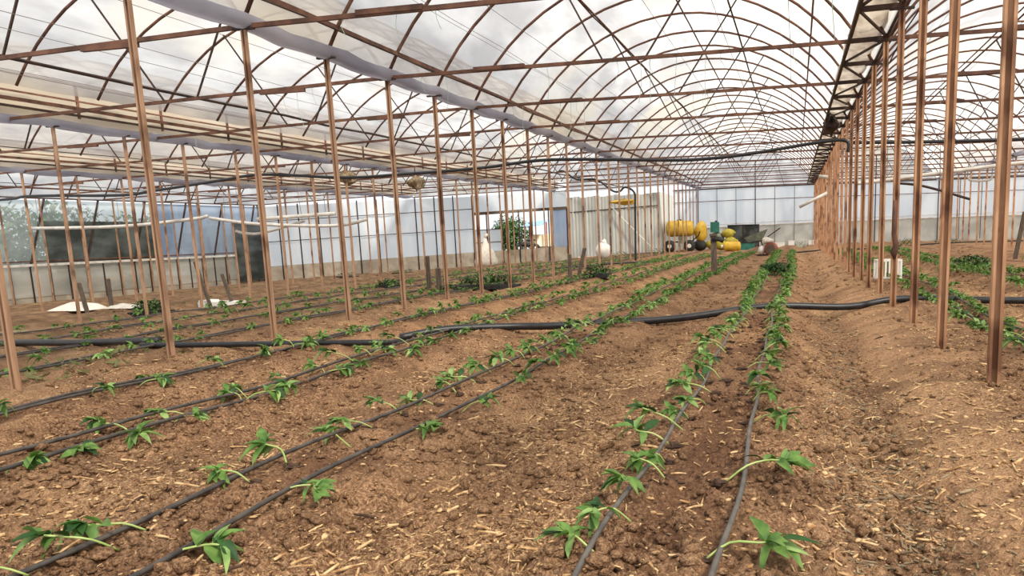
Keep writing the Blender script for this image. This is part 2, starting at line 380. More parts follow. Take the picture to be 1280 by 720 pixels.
# ------------------------------------------------------------------ frame of the greenhouse
Y0, STEP, NEND = 6.165, 2.0, 29
YEND = Y0 + STEP*NEND                                # 64.2, the end wall of the middle bay
ROWX = [-35.3, -26.1, -16.91, -7.72, 1.46, 10.64, 19.82]
GUTZ = [2.2, 2.5, 2.72, 2.985, 3.01, 3.01, 3.01]      # gutter height above the camera
OFFY = [.5, 0., 1.06, 0., 0., 0., 0.]
ENDY = [46.7, 50.4, 54.2, YEND, YEND, YEND, YEND]
ROWNAME = ['row by the side wall', 'fourth row from the bare furrow', 'third row from the bare furrow', 'row across the beds from the furrow',
           'row along the bare furrow', 'row beyond the furrow', 'outermost row beyond the furrow']
def posts():
    for r, X in enumerate(ROWX):
        mt = 'post' if X > 0 else 'postL'; seen = 0
        for n in range(-4, NEND+1):
            Y = Y0 + OFFY[r] + STEP*n
            if Y < .6 or Y > ENDY[r]-.3: continue
            zb = gz(X, Y)-.12; zt = GUTZ[r]+ZO-.05
            jx, jy = (random.uniform(-.035, .035), random.uniform(-.05, .05)) if n > 8 or r not in (3, 4) else (0, 0)
            if not in_view([(X, Y, zb+.2), (X, Y, zt), (X, Y, (zb+zt)/2)], 60, 60): continue
            a, b = (.086, .034) if X > 0 else (.078, .04)
            lean = (random.uniform(-.02, .02), random.uniform(-.02, .02))
            nm = 'steel_post'
            lab = (f'{ORD[seen]} rusty post from the camera in the {ROWNAME[r]}' if seen < 14 else
                   f'small far rusty post near the end of the {ROWNAME[r]}')
            grp = f'posts of the {ROWNAME[r]}'
            bx, by = X+jx, Y+jy
            # C-channel: web and two lips
            M = MB()
            B, T = Vector((bx+lean[0], by+lean[1], zb)), Vector((bx, by, zt))
            if r == 4 and n == 3: lab = 'rusty post with a dark buckled joint at knee height along the furrow'
            t = thing(nm, lab, 'post', (bx, by, zb), 0, grp)
            o = Vector((bx, by, zb))
            near = seen < 9 and r in (3, 4)
            if near:
                MB().bar(B-o+Vector((0, b/2, 0)), T-o+Vector((0, b/2, 0)), a, .008).build('web', mt, t)
                for sx in (-1, 1):
                    MB().bar(B-o+Vector((sx*a/2, 0, 0)), T-o+Vector((sx*a/2, 0, 0)), .008, b).build('flange', mt, t)
                    MB().bar(B-o+Vector((sx*(a/2-.012), -b/2, 0)), T-o+Vector((sx*(a/2-.012), -b/2, 0)), .02, .008).build('lip', mt, t)
            else:
                MB().bar(B-o, T-o, a, b).build('shaft', mt, t)
            if r == 4 and n == 3:
                q = B.lerp(T, .23)-o; j = MB()
                j.tube([q+Vector((0, 0, -.16)), q+Vector((-.01, -.01, -.06)), q+Vector((.015, 0, .04)), q+Vector((-.01, 0, .2)), q+Vector((-.012, 0, .7))], [.03, .056, .05, .042, .036], 7)
                j.build('buckled_joint', 'steel', t, True)
            # bracket that carries the gutter
            MB().bar((-.17, 0, zt-zb+.02), (.17, 0, zt-zb+.02), .06, .03).build('gutter_bracket', 'dark_steel', t)
            seen += 1
posts()

def bay_arc(b):
    """circle of bay b: centre x, radius, centre z, and gutter ends"""
    x0, x1 = ROWX[b], ROWX[b+1]; z0, z1 = GUTZ[b]+ZO, GUTZ[b+1]+ZO
    rise, h = 2.78, (x1-x0)/2
    R = (h*h+rise*rise)/(2*rise)
    return (x0+x1)/2, R, rise, h, z0, z1
def arc_pts(b, n=18, dr=0.0, t0=0.0, t1=1.0):
    cx, R, rise, h, z0, z1 = bay_arc(b); A = math.asin(h/R); out = []
    for i in range(n+1):
        a = -A + 2*A*(t0 + (t1-t0)*i/n)
        x = cx + (R+dr)*math.sin(a); z = (R+dr)*math.cos(a) - (R-rise)
        k = (x-(cx-h))/(2*h); out.append((x, z + z0*(1-k) + z1*k))
    return out
BAYNAME = ['bay by the side wall', 'fourth bay', 'third bay', 'middle bay over the beds', 'bay beyond the furrow', 'outermost bay beyond the furrow']
BAYSHORT = ['outermost side bay', 'third bay from middle', 'bay beside the middle bay', 'middle bay', 'bay beyond the furrow', 'far bay beyond the furrow']
BAYEND = [46.7, 50.4, 56.2, YEND, YEND, YEND]
VENT_T0 = [0, .07, .07, 0, 0, 0]                       # arches that start on a raised vent frame
def arches():
    for b in range(6):
        pts = arc_pts(b, 20, 0, VENT_T0[b]); M = MB()
        M.tube([(x, 0, z) for x, z in pts], .031, 6)
        me = M.mesh('arch_pipe', 'steel', True); seen = 0
        for n in range(-3, NEND+1):
            Y = Y0 + STEP*n
            if Y > BAYEND[b]+.2 or not in_view([(x, Y, z) for x, z in pts], 20, 20): continue
            lab = (f'{ORD[seen]} brown pipe roof arch from the camera in the {BAYSHORT[b]}' if seen < 16 else f'small far roof arch near the end of the {BAYSHORT[b]}')
            tag(link('roof_arch', me, None, (random.uniform(-.02, .02), Y+random.uniform(-.06, .06), 0)), lab, 'arch', f'roof arches of the {BAYSHORT[b]}')
            seen += 1
arches()

def ties():
    for b in range(6):
        cx, R, rise, h, z0, z1 = bay_arc(b); s = -1 if b < 3 else 1; seen = 0
        zc = (z0+z1)/2
        beam = MB().bar((-h, 0, z0-zc), (h, 0, z1-zc), .05, .062).mesh('tie_bar', 'steel')
        sleeve = MB().bar((-s*h*.5-.5, -.01, .02), (-s*h*.5+.5, -.01, .02), .07, .07).mesh('splice', 'steel')
        arch_z = lambda dx: math.sqrt(R*R-dx*dx)-(R-rise)
        long_ = MB().bar((s*.48, 0, 0), (s*2.1, 0, arch_z(2.1)), .03).mesh('web_strut', 'dark_steel')
        short = MB().bar((-s*.3, 0, 0), (-s*1.07, 0, 1.45), .03).mesh('web_strut', 'dark_steel')
        for n in range(-2, NEND+1, 2):
            Y = Y0 + STEP*n
            if Y > BAYEND[b]+.2 or not in_view([(cx+k*h/5, Y, zc+(0 if k % 2 else 1.5)) for k in range(-5, 6)], 20, 20): continue
            lab = (f'{ORD[seen]} brown tie beam from the camera across the {BAYSHORT[b]}' if seen < 9 else f'small far tie beam across the end of the {BAYSHORT[b]}')
            t = thing('tie_beam', lab, 'beam', (cx, Y, zc), 0, f'tie beams of the {BAYSHORT[b]}')
            link('tie_bar', beam, t); link('web_strut', long_, t); link('web_strut', short, t)
            if seen < 4: link('splice', sleeve, t)
            seen += 1
ties()

def along(name, lab, cat, x, z, y0, y1, r, material, group=None, sag=0.0, seed=0, n=None, sides=6, shape='tube', w=.06, hgt=.06):
    rr = random.Random(seed); n = n or max(2, int((y1-y0)/2))
    P = [(x+rr.uniform(-1, 1)*sag*.5, y0+(y1-y0)*i/n, z+rr.uniform(-1, 1)*sag) for i in range(n+1)]
    M = MB()
    if shape == 'tube': M.tube(P, r, sides)
    else:
        for a, c in zip(P[:-1], P[1:]): M.bar(a, c, w, hgt)
    return tag(M.build(name, material, None, shape == 'tube'), lab, cat, group)
def purlins():
    for b in range(6):
        cx, R, rise, h, z0, z1 = bay_arc(b); s = -1 if b < 3 else 1; ye = BAYEND[b]; zc = (z0+z1)/2
        az = lambda dx: math.sqrt(R*R-dx*dx)-(R-rise)
        nm = BAYSHORT[b]
        along('ridge_purlin', f'brown ridge pipe along the crown of the {nm}', 'purlin', cx+.1, zc+rise-.04, 1, ye, .024, 'steel', None, .01, b)
        along('hung_purlin', f'brown pipe hung on struts left of the crown of the {nm}' if s > 0 else f'brown pipe hung on struts beside the crown of the {nm}', 'purlin', cx-s*1.07, zc+1.47, 1, ye, .024, 'steel', None, .02, b+9)
        if b in (2, 3):
            along('hung_purlin', f'thin second pipe beside the hung pipe in the {nm}', 'purlin', cx-s*1.25, zc+1.62, 1, ye, .016, 'dark_steel', None, .03, b+19)
        along('eaves_purlin', f'wide brown eaves purlin above the grey gutter in the {nm}', 'purlin', cx-h+.26, z0+.42, 1, ye, .03, 'steel', None, .008, b+29, shape='bar', w=.05, hgt=.075)
        along('side_purlin', f'brown purlin on the far slope of the {nm}', 'purlin', cx+3.45, zc+az(3.45)-.03, 1, ye, .022, 'steel', None, .01, b+39)
        along('tie_purlin', f'dark pipe resting on the tie beams of the {nm}', 'purlin', cx+.05 if b < 3 else cx+2.2, zc+.08, 1, ye, .03 if b == 2 else .014, 'dark_steel', None, .03, b+49)
        if b in (2, 3, 4):
            for k, (dx, dz) in enumerate(((-3.2, .9), (-2.2, .35), (-1.2, .2), (.9, .3), (1.9, .25), (3.0, .5))):
                along('support_wire', f'{ORD[k]} thin crop support wire along the {nm}', 'wire', cx+dx, zc+dz, 2, ye, .0045, 'wire', f'support wires of the {nm}', .02, 60+b*7+k, sides=4)
purlins()

def gutters():
    for r in (1, 2, 3, 4, 5):
        X, Z = ROWX[r], GUTZ[r]+ZO; ye = ENDY[r]-.5; rr = random.Random(r); nY = int((ye-1)/.5)
        V, Fc = [], []; wd = .17 if r != 4 else .26; xo = 0 if r != 4 else -.26; zo = 0 if r != 4 else .2
        for i in range(nY+1):
            y = 1+(ye-1)*i/nY; sag = .05*abs(math.sin(math.pi*(y-Y0-OFFY[r])/STEP))+.02*rr.uniform(-1, 1)
            for j in range(7):
                a = math.pi*j/6; k = 1+(.3 if r == 4 else .12)*rr.uniform(-1, 1)
                V.append((X+xo+wd*math.cos(a)*k, y, Z+zo+.10-.14*math.sin(a)*k-sag + (.05 if j in (0, 6) else 0)))
        for i in range(nY):
            for j in range(6):
                a = i*7+j; Fc.append((a, a+1, a+8, a+7))
        M = MB(); M.v, M.f = V, Fc
        tag(M.build('gutter_film', 'gutterpale' if r == 4 else 'gutterfilm', None, True), f'{"wrinkled pale" if r == 4 else "grey"} plastic sheet gutter sagging between brackets over the {ROWNAME[r]}', 'gutter')
        if r in (3, 4):
            along('gutter_hose', f'thin dark hose lying beside the gutter over the {ROWNAME[r]}', 'hose', X+.45, Z+.3, 1, ye, .014, 'dark_steel', None, .05, r)
    # horizontal lattice truss beside the furrow row
    X, Z = ROWX[4], GUTZ[4]+ZO
    t = thing('lattice_truss', 'dark ladder like lattice truss under the gutter along the furrow', 'truss', (X, 0, Z))
    MB().bar((-.6, 3, 0), (-.6, YEND-.3, 0), .055, .075).build('chord', 'dark_steel', t)
    MB().bar((.02, 3, .03), (.02, YEND-.3, .03), .05, .05).build('chord', 'dark_steel', t)
    rung = MB().bar((-.6, 0, 0), (.04, 0, .01), .07, .07).mesh('rung', 'dark_steel')
    brace = MB().bar((-.6, 0, 0), (.02, STEP, .02), .035).mesh('brace', 'dark_steel'); brace2 = MB().bar((.02, 0, 0), (-.6, STEP, .02), .035).mesh('brace', 'dark_steel')
    for n in range(-1, NEND-1):
        link('rung', rung, t, (0, Y0+STEP*n, 0)); link('brace', brace if n % 2 else brace2, t, (0, Y0+STEP*n, 0))
    # raised vent frames on the two nearer gutters of the low side
    for r, nm in ((2, 'third row'), (1, 'fourth row')):
        X, Z = ROWX[r]+.22, GUTZ[r]+ZO; ye = ENDY[r]; y0 = 8.0
        t = thing('vent_railing', f'brown raised vent railing with short uprights above the {nm} gutter', 'railing', (X, y0, Z))
        for dz, wd in ((.27, .05), (.6, .035), (.98, .06)):
            MB().bar((0, 0, dz), (0, ye-y0, dz), .05, wd).build('rail', 'steel' if dz > .5 else 'dark_steel', t)
        up = MB().bar((0, 0, .2), (0, 0, 1.0), .045, .05).mesh('upright', 'steel')
        k = 0
        while y0+.3+2.5*k < ye:
            link('upright', up, t, (0, .3+2.5*k, 0)); k += 1
        V, Fc = [], []; rr = random.Random(r+5); n = int((ye-y0)/.6)
        for i in range(n+1):
            for j in range(5):
                V.append((X-.05+.05*rr.uniform(-1, 1)-.04*math.sin(math.pi*j/4), y0+(ye-y0)*i/n, Z+.1+.88*j/4+.02*rr.uniform(-1, 1)))
        for i in range(n):
            for j in range(4):
                a = i*5+j; Fc.append((a, a+1, a+6, a+5))
        M = MB(); M.v, M.f = V, Fc
        tag(M.build('vent_curtain', 'film_tan', None, True), f'tan plastic vent curtain behind the rails above the {nm}', 'curtain')
gutters()

def roofs():
    for b in range(6):
        rr = np.random.default_rng(b+3); ye = BAYEND[b]; y0 = -3.0; nY = int((ye-y0)/.5); nA = 28
        A = np.array(arc_pts(b, nA, .035, VENT_T0[b]))
        Y = np.linspace(y0, ye, nY+1)
        Xg = np.repeat(A[None, :, 0], nY+1, 0); Zg = np.repeat(A[None, :, 1], nY+1, 0); Yg = np.repeat(Y[:, None], nA+1, 1)
        sagm = np.abs(np.sin(np.pi*(Yg-Y0)/STEP))
        Zg = Zg - .03*sagm + .012*vnoise(Xg*1.5, Yg*1.2, b)
        V = np.stack([Xg, Yg, Zg], -1).reshape(-1, 3); idx = np.arange((nY+1)*(nA+1)).reshape(nY+1, nA+1)
        Fq = np.stack([idx[:-1, :-1], idx[:-1, 1:], idx[1:, 1:], idx[1:, :-1]], -1).reshape(-1, 4)
        struct(link('roof', np_mesh('roof', V, Fq, 'film', True)), f'translucent white plastic roof sheet arched over the {BAYSHORT[b]}', 'roof')
roofs()

# ------------------------------------------------------------------ end walls and side wall
def wall_sheet(name, pts, z0f, z1f, material, label, cat='wall', n=40, parent=None, wav=.03, kind=True):
    """upright sheet along a ground line pts (list of xy), from z0f(x,y) to z1f(x,y), slightly billowing"""
    V, Fc = [], []; L = [0]
    for a, c in zip(pts[:-1], pts[1:]): L.append(L[-1]+math.dist(a, c))
    for i in range(n+1):
        d = L[-1]*i/n; k = max(j for j in range(len(pts)-1) if L[j] <= d+1e-9); f = (d-L[k])/(L[k+1]-L[k])
        x, y = (pts[k][q]+(pts[k+1][q]-pts[k][q])*f for q in (0, 1))
        for j in range(5):
            g = j/4; V.append((x, y+wav*math.sin(i*1.7+j*1.3), z0f(x, y)+(z1f(x, y)-z0f(x, y))*g))
    for i in range(n):
        for j in range(4):
            a = i*5+j; Fc.append((a, a+5, a+6, a+1))
    M = MB(); M.v, M.f = V, Fc
    o = M.build(name, material, parent, True)
    return struct(o, label, cat) if kind else o
def zl(x, y): return float(lie(x, y))
def gut(x, y=0): return float(np.interp(x, ROWX, GUTZ))+ZO
def end_walls():
    # middle bay and beyond: film wall above a dull skirt
    e = [(-9.9, YEND), (1.46, YEND), (19.8, YEND)]
    wb = wall_sheet('wall_back', e, lambda x, y: zl(x, y)+1.75, lambda x, y: gut(x)+.02, 'wallfilm', 'pale bluish plastic end wall of the middle bay', n=60)
    wall_sheet('skirt', e, lambda x, y: zl(x, y)-.2, lambda x, y: zl(x, y)+1.72, 'skirt', None, n=60, parent=wb, kind=False)
    for z, r in ((1.72, .05), (1.95, .03)):
        MB().tube([(x, YEND-.08, zl(x, YEND)+z) for x in (-9.9, -4, 1.46, 8, 14, 19.8)], r, 6).build('rail', 'pvc', wb)
    MB().tube([(x, YEND-.08, gut(x)) for x in (-9.9, -4, 1.46, 8, 14, 19.8)], .06, 6).build('rail', 'dark_steel', wb)
    MB().tube([(x, YEND-.08, gut(x)-1.0) for x in (-9.9, -4, 1.46, 8, 14, 19.8)], .03, 6).build('rail', 'steel', wb)
    for i, x in enumerate(np.arange(-9.4, 19.8, 1.55)):
        big = i % 3 == 1; zt = gut(x)+(2.0 if big else 0)
        MB().bar((x, YEND-.1, zl(x, YEND)), (x, YEND-.1, zt), .07 if big else .045).build('upright', 'dark_steel' if big else 'wood', wb)
    # gables above the gutters
    for b in range(6):
        ye = BAYEND[b]; M = MB(); A = arc_pts(b, 20, .02); zb = [gut(x) for x, _ in A]
        M.v = [(x, ye+.02, z) for x, z in A] + [(x, ye+.02, z) for (x, _), z in zip(A, zb)]
        M.f = [(i, i+1, i+22, i+21) for i in range(20)]
        g = struct(M.build('wall_gable', 'film', None, True), f'bright plastic gable closing the end of the {BAYSHORT[b]}', 'wall')
        cx, R, rise, h, z0, z1 = bay_arc(b)
        for dz in (.35, .7, 1.05, 1.4, 1.75, 2.1, 2.45):
            hh = math.sqrt(max(.1, R*R-(dz+R-rise)**2))
            MB().bar((cx-hh, ye-.05, (z0+z1)/2+dz), (cx+hh, ye-.05, (z0+z1)/2+dz), .04).build('rail', 'steel', g)
    # low-side bays: slanted line of film and sheet walls
    P = [(-35.75, 46.7), (-22.4, 51.9)]
    wl = wall_sheet('wall_back_film', P, lambda x, y: zl(x, y)+.95, lambda x, y: gut(x)-.1, 'wallfilm', 'pale plastic end wall behind the low bays', n=30)
    wall_sheet('sill_wall', P, lambda x, y: zl(x, y)-.2, lambda x, y: zl(x, y)+.95, 'plaster', None, n=20, parent=wl, kind=False, wav=0)
    for k in range(12):
        f = k/11; x, y = P[0][0]+(P[1][0]-P[0][0])*f, P[0][1]+(P[1][1]-P[0][1])*f
        MB().bar((x, y-.12, zl(x, y)), (x, y-.12, gut(x)), .06).build('upright', 'dark_steel', wl)
    for z in (2.6, 4.0):
        MB().bar((P[0][0], P[0][1]-.12, zl(*P[0])+z), (P[1][0], P[1][1]-.12, zl(*P[1])+z), .05).build('rail', 'dark_steel', wl)
    # open doorway
    D0, D1 = (-22.4, 51.9), (-16.2, 54.4)
    def lerp(f): return (D0[0]+(D1[0]-D0[0])*f, D0[1]+(D1[1]-D0[1])*f)
    dw = struct(thing('wall_opening', 'glazed frame and open gap in the end wall', 'wall'))
    sill = wall_sheet('sill', [D0, D1], lambda x, y: zl(x, y)-.2, lambda x, y: zl(x, y)+.95, 'plaster', None, n=10, parent=dw, kind=False, wav=0)
    hx = wall_sheet('head_film', [D0, D1], lambda x, y: zl(x, y)+3.6, lambda x, y: gut(x)-.05, 'wallfilm', None, n=10, parent=dw, kind=False)
    MB().bar((*D0, zl(*D0)+3.65), (*D1, zl(*D1)+3.7), .14, .2).build('head_beam', 'wood', dw)
    for f in (0, .14, .30, .48, .62, .8, 1.0):
        x, y = lerp(f); MB().bar((x, y-.05, zl(x, y)), (x, y-.05, zl(x, y)+3.7), .07).build('upright', 'dark_steel', dw)
    for z in (1.6, 2.5):
        x, y = lerp(.3); MB().bar((*D0, zl(*D0)+z), (x, y, zl(x, y)+z), .05).build('rail', 'dark_steel', dw)
    wall_sheet('pane', [D0, lerp(.3)], lambda x, y: zl(x, y)+.95, lambda x, y: zl(x, y)+2.5, 'wallfilm', None, n=4, parent=dw, kind=False)
    wall_sheet('pane', [lerp(.82), D1], lambda x, y: zl(x, y)+.95, lambda x, y: zl(x, y)+3.6, 'bluefilm', None, n=4, parent=dw, kind=False)
    # corrugated sheets, each its own piece
    C0, C1 = (-16.2, 54.4), (-9.9, 57.0)
    cw = struct(thing('wall_corrugated', 'corrugated galvanised sheet wall with a long white diagonal prop', 'wall'))
    ns = 14
    for k in range(ns):
        M = MB(); V = []
        for i in range(9):
            f = (k+i/8)/ns; x, y = C0[0]+(C1[0]-C0[0])*f, C0[1]+(C1[1]-C0[1])*f
            dy = .05*math.sin(i/8*4*math.pi) + (.02 if k % 2 else -.02)
            V += [(x, y+dy, zl(x, y)+.1), (x, y+dy, zl(x, y)+4.4+.05*math.sin(k*2.1))]
        M.v = V; M.f = [(2*i, 2*i+2, 2*i+3, 2*i+1) for i in range(8)]
        M.build('sheet', 'metalsheet', cw, True)
    MB().bar((*C0, zl(*C0)+3.35), (C1[0], C1[1]-.1, zl(*C1)+3.5), .06).build('rail', 'dark_steel', cw)
    MB().bar((-13.1, 55.2, zl(-13, 55)+3.6), (-9.9, 55.8, zl(-10, 56)+.1), .16, .06).build('prop', 'white', cw)
    ws = wall_sheet('wall_return', [(-9.9, 57.0), (-9.9, YEND)], lambda x, y: zl(x, y), lambda x, y: zl(x, y)+4.5, 'metalsheet', 'dull metal return wall beside the yellow heap', n=8, wav=.02)
    # side wall
    X = -35.75
    sw = wall_sheet('wall_left', [(X, 20), (X, 46.7)], lambda x, y: zl(x, y)+.25, lambda x, y: zl(x, y)+1.75, 'skirt', 'low dull plastic side wall with close uprights', n=30)
    wall_sheet('sill_wall', [(X-.02, 20), (X-.02, 46.7)], lambda x, y: zl(x, y)-.3, lambda x, y: zl(x, y)+.3, 'plaster', None, n=10, parent=sw, kind=False, wav=0)
    for k in range(27):
        y = 20+k*1.0; MB().bar((X+.06, y, zl(X, y)), (X+.06, y, zl(X, y)+1.75), .05).build('upright', 'dark_steel', sw)
    MB().bar((X+.08, 20, zl(X, 20)+1.78), (X+.08, 46.7, zl(X, 46.7)+1.82), .1, .12).build('rail', 'pvc', sw)
    MB().bar((X+.1, 20, zl(X, 20)+1.95), (X+.1, 46.7, zl(X, 46.7)+2.0), .06, .06).build('rail', 'steel', sw)
    MB().bar((X+.1, 20, gut(X)), (X+.1, 46.7, gut(X)), .08, .08).build('rail', 'dark_steel', sw)
    for k in range(9):
        y = 21+k*3.0; MB().bar((X+.08, y, zl(X, y)+1.7), (X+.08, y+1.2, gut(X)), .07).build('brace', 'dark_steel', sw)
    wall_sheet('haze_sheet', [(X-.02, 20), (X-.02, 37.6)], lambda x, y: zl(x, y)+1.8, lambda x, y: gut(X)-.1, 'hazefilm', None, n=12, parent=sw, kind=False)
    wall_sheet('net', [(X+.02, 31.0), (X+.02, 37.6)], lambda x, y: zl(x, y)+1.8, lambda x, y: zl(x, y)+3.9, 'darknet', None, n=8, parent=sw, kind=False)
    wall_sheet('blue_sheet', [(X+.02, 37.6), (X+.02, 46.7)], lambda x, y: zl(x, y)+1.8, lambda x, y: gut(X)-.1, 'bluefilm', None, n=8, parent=sw, kind=False)
    wall_sheet('corner_shadow_sheet', [(X+.2, 43.8), (X+.2, 46.6)], lambda x, y: zl(x, y)+.1, lambda x, y: zl(x, y)+3.9, 'darknet', None, n=6, parent=sw, kind=False)  # dark sheet stands in for the shadow in the corner opening
end_walls()

# ------------------------------------------------------------------ pipes and hoses
def smooth_path(P, n=6):
    P = [Vector(p) for p in P]; Q = []
    for i in range(len(P)-1):
        p0, p1, p2, p3 = P[max(i-1, 0)], P[i], P[i+1], P[min(i+2, len(P)-1)]
        for k in range(n):
            t = k/n; Q.append(.5*((2*p1) + (p2-p0)*t + (2*p0-5*p1+4*p2-p3)*t*t + (3*p1-p0-3*p2+p3)*t**3))
    return Q+[P[-1]]
def hoses():
    P = [(-9.0, 9.0), (-5.79, 9.15), (-5.3, 9.55), (-4.79, 9.96), (-4.02, 10.48), (-3.35, 10.65), (-1.77, 11.16), (-.41, 11.99), (.81, 12.42), (1.7, 12.75), (3.4, 12.63), (6.5, 12.5), (11, 12.6)]
    main = P[2:]
    tag(MB().tube(smooth_path([(x, y, .5*lie(x, y)+.5*gz(x, y)+.06) for x, y in main]), .055, 10).build('supply_hose', 'hose', None, True), 'thick black supply hose lying across the beds and furrow', 'hose')
    tag(MB().tube(smooth_path([(x, y, gz(x, y)+.05) for x, y in P[:3]+[P[3]]]), [.04]*19, 10).build('supply_hose', 'hose', None, True), 'half buried thinner end of the black supply hose among the beds', 'hose')
    tag(MB().tube(smooth_path([(x, y, gz(x, y)+.07) for x, y in ((-16, 10.6), (-12.9, 10.1), (-10.86, 9.74), (-9.1, 9.43))]), .055, 10).build('supply_hose', 'hose', None, True), 'short thick black hose lying beyond the post row across the beds', 'hose')
    H = [(-33, 1.5), (-27.02, 1.56), (-25.67, 1.64), (-22.04, 1.54), (-20.83, 1.63), (-19.98, 1.7), (-18.02, 1.88), (-16.51, 1.99), (-13.7, 1.78), (-11.77, 1.8), (-9.14, 1.88), (-7.04, 2.02), (-3.64, 1.86), (-2.62, 1.84), (-1.38, 1.91), (.63, 2.14), (1.31, 2.14)]
    tag(MB().tube(smooth_path([(x, 22.0, z+ZO) for x, z in H] + [(1.36, 22.0, 1.85+ZO)]), .046, 8).build('overhead_hose', 'hose', None, True), 'long black overhead hose slung across all the bays', 'hose')
    tag(MB().tube(smooth_path([(1.5, 22.3, 2.12+ZO), (3.18, 22.3, 2.05+ZO), (5.7, 22.3, 2.0+ZO), (12, 22.3, 2.0+ZO)]), .046, 8).build('overhead_hose', 'hose', None, True), 'black overhead hose slung beyond the furrow posts', 'hose')
    tag(MB().tube(smooth_path([(-12.4, 40, 3.0+ZO), (-12.0, 40, 3.05+ZO), (-11.3, 40, 2.6+ZO), (-10.25, 40, 2.55+ZO), (-9.4, 40, 1.95+ZO), (-9.0, 40, 1.9+ZO), (-8.7, 40, 2.1+ZO), (-8.22, 40, 1.8+ZO), (-8.2, 40, 1.0+ZO), (-8.25, 40, -1.9+ZO)]), .055, 6).build('drop_hose', 'hose', None, True), 'kinked black hose dropping to the ground by the corrugated wall', 'hose')
    def slung(name, pts, r, material, lab, cat, hang, sides=8):
        """a pipe hung on wires from the tie beam above it"""
        pts = [Vector(p) for p in pts]; o = pts[0]; t = thing(name, lab, cat, o)
        MB().tube([q-o for q in smooth_path(pts)], r, sides).build('pipe', material, t, True)
        for f in hang:
            q = pts[0].lerp(pts[-1], f); q = min(smooth_path(pts, 12), key=lambda w_: abs(w_.x-q.x))
            MB().tube([q-o, Vector((q.x, TY, gut(q.x)))-o], .012, 4).build('hanger', 'wire', t)
    TY = Y0+STEP*12; k = TY/28; k2 = TY/30
    slung('white_pipe', [(x*k, TY, z*k+ZO) for x, z in [(-33.0, .7), (-28.26, .66), (-24.64, .86), (-23.88, .97)]], .075, 'pvc', 'long white pipe strung level in front of the side wall', 'pipe', (.05, .5, .95))
    slung('white_pipe', [(x*k, TY-.1, z*k+ZO) for x, z in [(-23.7, .88), (-21.43, .57), (-18.01, .41), (-16.54, .62)]], .07, 'pvc', 'greyish sagging pipe hung beside the third post row', 'pipe', (.1, .9))
    slung('white_pipe', [(x*k2, TY, z*k2+ZO) for x, z in [(-23.09, .82), (-19.25, .95)]], .08, 'pvc', 'short straight white pipe hung above the sagging pipe', 'pipe', (.1, .9))
    slung('white_pipe', [(x*k2, TY+.2, z*k2+ZO) for x, z in [(-24.37, .34), (-23.85, .22), (-23.0, .23), (-20.89, .69)]], .06, 'pvc', 'bent white pipe dipping under the sagging pipe', 'pipe', (.1, .95))
    slung('white_pipe', [(2.2, TY, 1.4+ZO), (3.0, TY, 1.45+ZO), (7.82, TY, 1.89+ZO), (12, TY, 2.1+ZO)], .07, 'pvc', 'long white pipe rising beyond the furrow posts', 'pipe', (.1, .9))
    slung('dark_pipe', [(3.56, TY-.2, 1.34+ZO), (4.53, TY-.2, 1.19+ZO), (6.09, TY-.2, .68+ZO)], .045, 'dark_steel', 'dark sloping pipe hung beyond the furrow posts', 'pipe', (.02, .6))
    slung('pipe_loop', [(6.08, TY+.3, 1.49+ZO), (6.2, TY+.3, 1.36+ZO), (6.5, TY+.3, 1.33+ZO), (6.85, TY+.3, 1.36+ZO), (6.9, TY+.3, 1.5+ZO)], .04, 'pvc', 'grey pipe bent into a shallow loop beyond the furrow', 'pipe', (0, 1))
    tag(MB().tube([(1.05, 38.16, 2.15+ZO), (1.52, 38.16, 2.1+ZO)], .08, 8).build('white_tube', 'pvc', None, True), 'short white tube stuck out high from the furrow posts', 'tube')
    tag(MB().tube([(.17, 38.16, .75+ZO), (1.45, 38.16, 1.38+ZO)], .07, 8).build('white_tube', 'pvc', None, True), 'sloping white tube sticking out from the furrow posts', 'tube')
    tag(MB().tube(smooth_path([(x, y, gz(x, y)+.04) for x, y in ((-7.13, 36.6), (-5.6, 39.4), (-4, 42), (-1.2, 44), (1.71, 46.3))]), .05, 6).build('ground_hose', 'hose', None, True), 'thin black hose on the ground near the red drum', 'hose')
    tag(MB().tube(smooth_path([(x, y, gz(x, y)+.04) for x, y in ((2.2, 45), (5.04, 47), (9, 50), (15.76, 55))]), .05, 6).build('ground_hose', 'hose', None, True), 'thin black hose on the ground beyond the furrow posts', 'hose')
    tag(MB().tube(smooth_path([(x, y, gz(x, y)+.05) for x, y in ((-16.6, 33), (-12, 33.8), (-9, 34.6), (-6.6, 36))]), .05, 6).build('ground_hose', 'hose', None, True), 'thin black hose on the ground before the doorway', 'hose')
    # low-hanging twine
    rr = random.Random(4)
    for k in range(46):
        b = rr.choice((2, 3, 3, 3, 4)); cx, R, rise, h, z0, z1 = bay_arc(b); x = cx+rr.uniform(-h*.85, h*.85); y = Y0+STEP*rr.choice((2, 4, 4, 6, 6, 8, 10)); L = rr.uniform(.25, .9)
        z = gut(x)
        o = MB().tube([(x, y, z), (x+rr.uniform(-.04, .04), y, z-L*.5), (x+rr.uniform(-.08, .08), y+.02, z-L)], .004, 4).build('twine', 'string')
        tag(o, f'loose pale twine hanging from a tie beam in the {BAYSHORT[b]}', 'twine', f'twine of the {BAYSHORT[b]}')
hoses()

